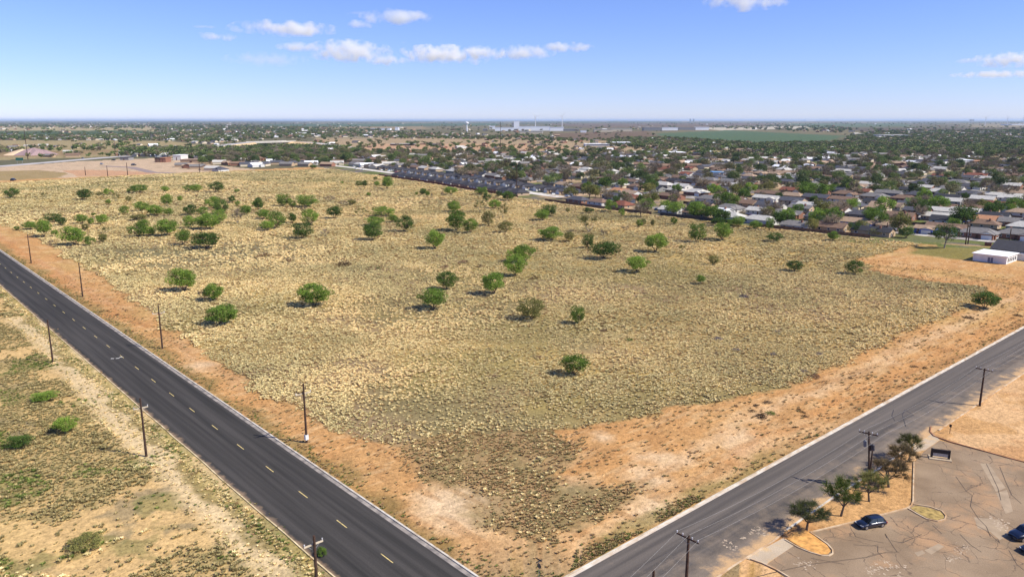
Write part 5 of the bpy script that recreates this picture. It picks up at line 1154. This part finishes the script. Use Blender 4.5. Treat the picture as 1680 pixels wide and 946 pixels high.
for px,lb in ((1527,'left thin white marker post by the sign driveway'),(1530,'right thin white marker post by the sign driveway')):
    x,y=G(px,746);e=empty('marker_post',(x,y,0),0,lb,'post');mb=MB();mb.tube((0,0,0),(0,0,1.3),.05,.05,6);link('shaft',mb.mesh('shaft'),M_cream,e);mb=MB();mb.tube((0,0,1.3),(0,0,1.38),.065,.02,6);link('cap',mb.mesh('cap'),M_steel,e)
# highway sign
x,y=G(33,270);e=empty('highway_sign',(x,y,0),0,'green highway sign on posts beside the far road at left','road sign');
mb=MB();mb.box(-5,5,-.1,.1,5.5,9);link('panel',mb.mesh('panel'),mat('highway_green',C(40,96,80),.6),e).rotation_euler=(0,0,-AZ)
for s_ in (-3.5,3.5):
    mb=MB();mb.tube((s_,0,0),(s_,0,5.6),.15,.15,6);o=link('post',mb.mesh('post'),M_steel,e);o.rotation_euler=(0,0,-AZ)
# ------------------------------------------------------------------ CARS
def car_parts(L_=4.5,W_=1.8,H_=1.48,suv=False):
    P_={}
    mb=MB()
    st=[(-.5,.86,.42,.60),(-.485,.93,.30,.72),(-.40,.98,.24,.84),(-.30,1.0,.22,.88),(-.10,1.0,.22,.90),(.14,1.0,.22,.88),(.30,.99,.22,.80),(.41,.96,.24,.72),(.475,.88,.28,.62),(.5,.74,.36,.52)]
    secs=[]
    for t,w_,zb,zt in st:
        x=t*L_;hw_=W_/2*w_;zt=zt*(H_/1.48)+(.06 if suv else 0)
        secs.append([(x,-hw_*.90,zb),(x,-hw_,zb+.12),(x,-hw_*1.0,zt-.16),(x,-hw_*.92,zt-.02),(x,-hw_*.6,zt+.03),(x,0,zt+.045),(x,hw_*.6,zt+.03),(x,hw_*.92,zt-.02),(x,hw_,zt-.16),(x,hw_,zb+.12),(x,hw_*.90,zb)])
    n=len(secs[0]);vs=[p for s in secs for p in s];fs=[]
    for i in range(len(secs)-1):
        for j in range(n): a=i*n+j;b=i*n+(j+1)%n;fs.append((a,b,b+n,a+n))
    fs+=[tuple(range(n)),tuple(range(len(vs)-1,len(vs)-n-1,-1))]
    mb.add(vs,fs);P_['body']=mb.mesh('body',True)
    mb=MB()
    gs=[(-.46,.72,.78,0),(-.36,.80,.88,.88 if suv else .80),(-.26,.80,.88,.98),(-.05,.80,.88,1.0),(.06,.80,.87,.985),(.12,.79,.86,.92),(.26,.74,.80,0.0)]
    secs=[]
    for t,w_,zb,k in gs:
        x=t*L_;hb=W_/2*w_*1.13;zr=zb+(H_-zb)*k+.0 if k else zb+.02;ht=hb*(1-.24*k)
        secs.append([(x,-hb,zb-.05),(x,-hb*.99,zb),(x,-ht,zr-.04 if k else zr),(x,-ht*.5,zr),(x,ht*.5,zr),(x,ht,zr-.04 if k else zr),(x,hb*.99,zb),(x,hb,zb-.05)])
    n=8;vs=[p for s in secs for p in s];fs=[]
    for i in range(len(secs)-1):
        for j in range(n): a=i*n+j;b=i*n+(j+1)%n;fs.append((a,b,b+n,a+n))
    fs+=[tuple(range(n)),tuple(range(len(vs)-1,len(vs)-n-1,-1))]
    mb.add(vs,fs);P_['windows']=mb.mesh('windows',False)
    mb=MB()
    rs=[(-.37,.6),(-.26,.62),(-.05,.63),(.07,.6)];vs=[]
    for t,w_ in rs:
        k={-.37:.86 if suv else .79,-.26:.98,-.05:1.0,.07:.975}[t];zb=.88;z=zb+(H_-zb)*k+.012;hw_=W_/2*.80*1.13*(1-.24*k)+.01
        vs+=[(t*L_,-hw_,z-.05),(t*L_,-hw_*.5,z+.012),(t*L_,hw_*.5,z+.012),(t*L_,hw_,z-.05)]
    fs=[(i*4+j,i*4+j+1,i*4+j+5,i*4+j+4) for i in range(3) for j in range(3)]
    mb.add(vs,fs);me=mb.mesh('roof',True)
    P_['roof']=me
    mb=MB()
    for sy in (-1,1):
        for (t0,k0,t1,k1) in ((.255,0,.075,.96),(-.12,0,-.10,.985),(-.44,.04,-.355,.80)):
            def pt(t,k):
                zb=.88;hb=W_/2*.80*1.13;return (t*L_,sy*(hb*(1-.24*k)+.012),zb-.02+(H_-zb)*k)
            mb.tube(pt(t0,k0),pt(t1,k1),.035,.03,4)
    P_['pillars']=mb.mesh('pillars')
    mb=MB();mb.tube((0,-.1,0),(0,.1,0),.33,.33,18);P_['wheel']=mb.mesh('wheel',False)
    mb=MB();mb.tube((0,-.112,0),(0,.112,0),.2,.2,12);P_['rim']=mb.mesh('rim')
    mb=MB();mb.box(-.05,.07,-.2,.2,-.07,.07);P_['lamp']=mb.mesh('lamp')
    mb=MB();mb.box(-.07,.07,-.1,.1,-.06,.06);P_['mirror']=mb.mesh('mirror')
    mb=MB();mb.box(-.02,.02,-.26,.26,-.06,.06);P_['plate']=mb.mesh('plate')
    for me in P_.values(): me.materials.append(None)
    return P_
M_tyr=mat('tyre',(.02,.02,.02),.8);M_rim=mat('rim',(.5,.5,.52),.3,metal=.8);M_hl=mat('headlight',(.75,.78,.8),.1,spec=.8);M_tl=mat('taillight',(.35,.02,.02),.25);M_cg=mat('car_glass',(.012,.018,.024),.06,spec=.8,var=.02)
def paint(c,nm):
    m=mat('paint_'+nm,c,.28,metal=.15,var=.03,spec=.6);b=m.node_tree.nodes['Principled BSDF'];b.inputs['Coat Weight'].default_value=.8;b.inputs['Coat Roughness'].default_value=.06;return m
PAINT={'dark blue':paint((.006,.011,.028),'blue'),'black':paint((.012,.012,.014),'black'),'white':paint((.75,.75,.74),'white'),'silver':paint((.4,.41,.42),'silver'),'red':paint((.3,.03,.02),'red'),'grey':paint((.12,.12,.13),'grey')}
CP=car_parts();CPS=car_parts(4.8,1.95,1.8,True)
def car(x,y,rz,col,label,det=2,suv=False,group=None):
    e=empty('parked_car',(x,y,.02),rz,label,'car',group);Q=CPS if suv else CP;L_,W_,H_=(4.8,1.95,1.8) if suv else (4.5,1.8,1.48)
    b=child('body',Q['body'],PAINT[col],e);child('windows',Q['windows'],M_cg,e);child('roof',Q['roof'],PAINT[col],e)
    for sx in (-.30,.31):
        for sy in (-1,1):
            w_=child('wheel',Q['wheel'],M_tyr,e,(sx*L_,sy*(W_/2-.1),.33))
            if det>1: child('rim',Q['rim'],M_rim,w_)
    if det>1:
        child('window_pillars',Q['pillars'],PAINT[col],e)
        for sy in (-1,1):
            child('headlight',Q['lamp'],M_hl,e,(.455*L_,sy*W_*.34,.58),sy*.5);child('taillight',Q['lamp'],M_tl,e,(-.478*L_,sy*W_*.37,.66));child('wing_mirror',Q['mirror'],PAINT[col],e,(.19*L_,sy*(W_/2+.06),.93))
        child('number_plate',Q['plate'],M_trim,e,(-.502*L_,0,.5))
    return e
x0,y0=G(1407,863);x1,y1=G(1449,856);rz=math.atan2(y0-y1,x0-x1)
x,y=G(1428,862);car(x,y,rz,'dark blue','dark blue hatchback parked alone beside the kerb in the cracked car park')
x,y=G(1682,881);car(x,y,rz,'dark blue','dark blue car cut by the right edge of the picture',suv=True)
x,y=G(1699,904);car(x,y,rz,'black','black car at the lower right edge of the picture')
# suburb cars
cars=[]
for ri,u in enumerate([35,109.5,184.5]):
    y=70.+random.uniform(0,20)
    while y<430:
        sd_=random.choice([-1,1]);x=float(fex(y))+u+sd_*random.choice([3.2,9.5]);cars.append((x,y,edgeang(y)+(PI/2 if abs(x-float(fex(y))-u)<5 else 0),random.choice(['white','white','silver','black','grey','red','dark blue']),ri));y+=random.uniform(14,34)
for k in range(22):
    y=440+k*20.5;cars.append((float(fex(y))+33+random.choice([-8,8]),y,edgeang(y),random.choice(['white','white','silver','grey','red']),3))
rn=['the first','the second','the third','the new pale'];gc=defaultdict(list)
for c in cars:
    if 0<Pf(c[0],c[1])[0]<1700: gc[c[4]].append(c)
for r,L_ in gc.items():
    L_.sort(key=lambda c:-Pf(c[0],c[1])[0])
    for i,c in enumerate(L_): car(c[0],c[1],c[2],c[3],f'{c[3]} car on {rn[r]} suburb street, {ordw(i+1)} from the right',det=1,suv=random.random()<.4,group='cars in the suburb streets')
# ------------------------------------------------------------------ HIGHWAY, embankment and overpass
M_hw=mat('highway_pale',C(176,170,164),.9,var=.06,scale=.05);M_emb=mat('embankment_sand',C(206,178,134),.95,var=.1,scale=.05);M_brc=mat('bridge_concrete',C(186,180,168),.85,var=.06,scale=.1)
street('highway',[G(-200,283),G(0,273),G(60,268),G(120,263),G(180,258),G(235,254.5),G(290,250.5)],24,.05,M_hw,'pale multi lane highway crossing at far left')
street('frontage_road',[G(-200,300),G(0,303),G(60,298.5),G(240,290),G(330,285.5),G(420,281.5)],9,.06,mat('dirt_road_pale',C(222,200,168),.95,var=.05,scale=.1),'pale unpaved road along the far edge of the field')
street('site_road',[G(170,272.5),G(215,274.5),G(250,283),G(285,284)],12,.05,mat('site_road_grey',C(140,124,116),.95),'grey graded road curving through the building site')
ctr=[(G(270,252.3),0),(G(330,247.5),4),(G(380,244),9),(G(412,243),12),(G(478,240.5),12),(G(520,241),8),(G(575,242),0)]
def ribbon(mb,pts,wt,wb,off=0):
    P_=[Vector((p[0][0],p[0][1],0)) for p in pts];H_=[p[1] for p in pts];vs=[]
    for i,p in enumerate(P_):
        d=(P_[min(i+1,len(P_)-1)]-P_[max(i-1,0)]).normalized();n_=Vector((-d.y,d.x,0))
        b=wt+(wb-wt)*H_[i]/12
        for q,z in ((n_*b,-.02),(n_*wt,H_[i]+.1),(-n_*wt,H_[i]+.1),(-n_*b,-.02)): vs.append((p.x+q.x,p.y+q.y,z))
    fs=[(4*i+j,4*i+j+1,4*i+j+5,4*i+j+4) for i in range(len(P_)-1) for j in range(3)];n=len(vs);fs+=[(0,3,2,1),(n-4,n-3,n-2,n-1)]
    mb.add(vs,fs)
mb=MB();ribbon(mb,ctr[:4],16,46);me=mb.mesh('embankment');struct(link('embankment',me,M_emb),'sandy ramp climbing to the overpass at left','embankment')
mb=MB();ribbon(mb,ctr[4:],16,46);struct(link('embankment',mb.mesh('embankment'),M_emb),'sandy ramp descending right of the overpass','embankment')
def deckstrip(mb,pts,w_,z0,z1):
    P_=[Vector((p[0][0],p[0][1],0)) for p in pts];vs=[]
    for i,p in enumerate(P_):
        d=(P_[min(i+1,len(P_)-1)]-P_[max(i-1,0)]).normalized();n_=Vector((-d.y,d.x,0))*w_;h=pts[i][1]
        vs+=[(p.x+n_.x,p.y+n_.y,h+z0),(p.x+n_.x,p.y+n_.y,h+z1),(p.x-n_.x,p.y-n_.y,h+z1),(p.x-n_.x,p.y-n_.y,h+z0)]
    fs=[(4*i+j,4*i+(j+1)%4,4*i+4+(j+1)%4,4*i+4+j) for i in range(len(P_)-1) for j in range(4)];n=len(vs);fs+=[(0,3,2,1),(n-4,n-3,n-2,n-1)];mb.add(vs,fs)
mb=MB();deckstrip(mb,ctr,14,.12,.3);struct(link('highway',mb.mesh('highway'),M_hw),'pale highway surface over the ramps','road')
e=empty('overpass',(ctr[3][0][0],ctr[3][0][1],0),0,'concrete highway overpass on rows of piers at upper left','bridge')
o0=Vector((ctr[3][0][0],ctr[3][0][1],0));a=Vector((0,0,0));b=Vector((*ctr[4][0],0))-o0
pp=[((0,0),12),((b.x,b.y),12)]
mb=MB();deckstrip(mb,pp,15,-1.7,.1);link('deck',mb.mesh('deck'),M_brc,e)
d=b.normalized();n_=Vector((-d.y,d.x,0))
for s_ in (-1,1):
    mb=MB();q=[((n_.x*14.6*s_,n_.y*14.6*s_),12),((b.x+n_.x*14.6*s_,b.y+n_.y*14.6*s_),12)];deckstrip(mb,q,.3,.3,1.3);link('parapet',mb.mesh('parapet'),M_brc,e)
for k in range(7):
    t=(k+.3)/7
    for s_ in (-10,0,10):
        c=a+b*t+n_*s_;mb=MB();mb.tube((c.x,c.y,0),(c.x,c.y,10.4),1.1,1.1,8);link('pier',mb.mesh('pier'),M_brc,e)
# vehicles on the highway and site
for i,(px,py,c,lb) in enumerate([(22,296.5,'black','dark car on the pale unpaved road at the left edge'),(136,260.5,'grey','dark car on the pale highway, left one'),(200,255,'white','white car on the pale highway, middle one'),(186,263.5,'black','dark vehicle beside the highway at the building site'),(219.5,271.5,'black','dark excavation vehicle parked on the building site'),(167,270,'silver','silver car on the building site track')]):
    x,y=G(px,py);o=car(x,y,random.random()*6 if i>2 else -.6+PI/2,c,lb,det=1,suv=True,group='vehicles beyond the field');o.scale=(1.5,1.5,1.4) if i in(0,4) else (1.2,1.2,1.2)
# site buildings at left
for (a,b,pb,h,dp,r,w_,lb) in [(254,262,266.5,6,20,'black','brown','dark site building left of the red one'),(263,272,266.5,6,18,'orange','brick','small red site building'),(284,297,263,7,26,'white','white','white peaked tent like building by the site'),(296,334,267,4,22,'tan','tan','tan half built house frames'),(197,211,263,4,16,'slate','grey','dark low shed beside the highway')]:
    x0,y0=G(a,pb);x1,y1=G(b,pb);L_=math.hypot(x1-x0,y1-y0);rz=math.atan2(y1-y0,x1-x0)
    bldg('site_building',lb,'building',x0,y0,rz,[('wall',WA[w_],[(0,L_,0,dp,0,h)],[]),('roof',RO[r],[(-.6,L_+.6,-.6,dp+.6,h,h+.5)],[]),('door',M_door,[(L_*.4,L_*.5,-.08,0,0,h*.6)],[])])
# dirt heaps
for k,(px,py,w_,h,c,lb) in enumerate([(38,254,60,10,C(214,186,150),'pale dirt heap beside the left highway'),(56,254,70,12,C(150,126,124),'purple brown dirt heap beside the left highway'),(1163,945,0,0,None,None)]):
    if not c: continue
    x,y=G(px,py);mb=MB();n=20;mb.add([(w_*.5*math.cos(2*PI*i/n)*random.uniform(.8,1.1),w_*.5*math.sin(2*PI*i/n)*random.uniform(.8,1.1),0) for i in range(n)]+[(w_*.25*math.cos(2*PI*i/n)*random.uniform(.7,1.2),w_*.25*math.sin(2*PI*i/n)*random.uniform(.7,1.2),h*.6) for i in range(n)]+[(0,0,h)],[(i,(i+1)%n,n+(i+1)%n,n+i) for i in range(n)]+[(n+i,n+(i+1)%n,2*n) for i in range(n)])
    o=link('dirt_heap',mb.mesh('dirt_heap'),mat('heap%d'%k,c,.95));o.location=(x,y,0);tag(o,lb,'dirt heap')
# ------------------------------------------------------------------ HAZE
hz=MB();hz.box(-90000,90000,-90000,90000,-1.2,112);
m=bpy.data.materials.new('haze');m.use_nodes=True;ntz=m.node_tree;ntz.nodes.clear()
pv=ntz.nodes.new('ShaderNodeVolumePrincipled');pv.inputs['Density'].default_value=HAZE if (HAZE:=2.4e-5) else 0;pv.inputs['Color'].default_value=(.60,.76,1,1);pv.inputs['Anisotropy'].default_value=.1
ou=ntz.nodes.new('ShaderNodeOutputMaterial');ntz.links.new(pv.outputs[0],ou.inputs['Volume'])
o=link('haze',hz.mesh('haze'),m);struct(o,'thin blue haze over the plain','haze','stuff')
# ------------------------------------------------------------------ CLOUDS (real volumes at their altitude)
def cloudmat():
    m=bpy.data.materials.new('cloud_vapour');m.use_nodes=True;nt=m.node_tree;nt.nodes.clear();L=nt.links
    tc=nt.nodes.new('ShaderNodeTexCoord');ln=nt.nodes.new('ShaderNodeVectorMath');ln.operation='LENGTH';L.new(tc.outputs['Object'],ln.inputs[0])
    geo=nt.nodes.new('ShaderNodeNewGeometry');no=nt.nodes.new('ShaderNodeTexNoise');no.inputs['Scale'].default_value=.0042;no.inputs['Detail'].default_value=4;no.inputs['Roughness'].default_value=.6
    L.new(geo.outputs['Position'],no.inputs['Vector'])
    a=nt.nodes.new('ShaderNodeMath');a.operation='MULTIPLY_ADD';L.new(no.outputs['Fac'],a.inputs[0]);a.inputs[1].default_value=3.8;a.inputs[2].default_value=-1.15
    b=nt.nodes.new('ShaderNodeMath');b.operation='SUBTRACT';L.new(a.outputs[0],b.inputs[0]);L.new(ln.outputs['Value'],b.inputs[1])
    c=nt.nodes.new('ShaderNodeMapRange');c.inputs['From Min'].default_value=0;c.inputs['From Max'].default_value=.8;c.inputs['To Max'].default_value=1;L.new(b.outputs[0],c.inputs['Value'])
    oi=nt.nodes.new('ShaderNodeObjectInfo');d=nt.nodes.new('ShaderNodeMath');d.operation='MULTIPLY';L.new(c.outputs['Result'],d.inputs[0]);L.new(oi.outputs['Alpha'],d.inputs[1])
    e=nt.nodes.new('ShaderNodeMath');e.operation='MULTIPLY';L.new(d.outputs[0],e.inputs[0]);e.inputs[1].default_value=.0062
    pv=nt.nodes.new('ShaderNodeVolumePrincipled');pv.inputs['Color'].default_value=(1,1,1,1);pv.inputs['Anisotropy'].default_value=.0;L.new(e.outputs[0],pv.inputs['Density'])
    ou=nt.nodes.new('ShaderNodeOutputMaterial');L.new(pv.outputs[0],ou.inputs['Volume'])
    return m
M_cloud=cloudmat()
bm=bmesh.new();bmesh.ops.create_icosphere(bm,subdivisions=3,radius=1);cme=bpy.data.meshes.new('cloud');bm.to_mesh(cme);bm.free();cme.materials.append(M_cloud)
CLD=[(336,44,30,6,.5,'tiny thin cloud, uppermost at the left of the cloud group'),(352,61,62,14,.7,'small flat cloud at the left end of the cloud group'),(392,49,34,12,.5,'faint puff between two left clouds'),(467,47,135,26,1,'long cloud in the upper left, with a lumpy top'),(590,22,40,7,.35,'faint wisp above the small round cloud'),(590,40,42,14,.8,'small oval cloud under the wisp'),(652,28,92,26,1,'rounded cloud at the top centre left'),(490,77,60,16,.8,'small cloud touching the left of the big lower cloud'),(572,84,110,38,1,'big cloud in the lower cloud row, left'),(630,99,66,18,.9,'flat cloud lowest in the row'),(664,70,18,8,.4,'tiny faint cloud speck above the lower row'),(720,89,104,32,1.1,'bright cloud at the middle of the lower row'),(788,88,66,26,1,'bright cloud joined right of the middle one'),(782,100,30,14,.8,'small drooping puff under the joined clouds'),(860,86,80,24,.9,'long cloud right of the middle of the lower row'),(928,78,78,17,.8,'thin tapering cloud at the right of the lower row'),(1225,3,110,30,1,'cloud cut by the top edge of the picture'),(1656,98,90,26,.8,'cloud at the right edge, upper one'),(1640,122,110,13,.6,'flat cloud at the right edge, lower one'),(1590,100,50,8,.3,'faint wisp left of the right edge clouds'),(440,98,110,24,.16,'very faint veil of cloud under the left clouds')]
for (cx,cy,w_,h_,dn,lb) in CLD:
    el=(HOR+1-cy)/1296.;alt=1500.;D_=alt/el
    zz=HC+alt;x,y=G(cx,cy,zz)
    mpp=math.hypot(x,y)*1.0/math.hypot(1296,cx-840)
    o=bpy.data.objects.new('cloud',cme);COL.objects.link(o);o.location=(x,y,zz);rz_=math.atan2(y,x)
    o.scale=(w_*mpp*.38,w_*mpp*.68,h_*mpp*.52);o.rotation_euler=(0,0,rz_);o.color=(1,1,1,dn)
    tag(o,lb,'cloud','small fair weather clouds')
scene.cycles.volume_bounces=8;scene.cycles.max_bounces=8
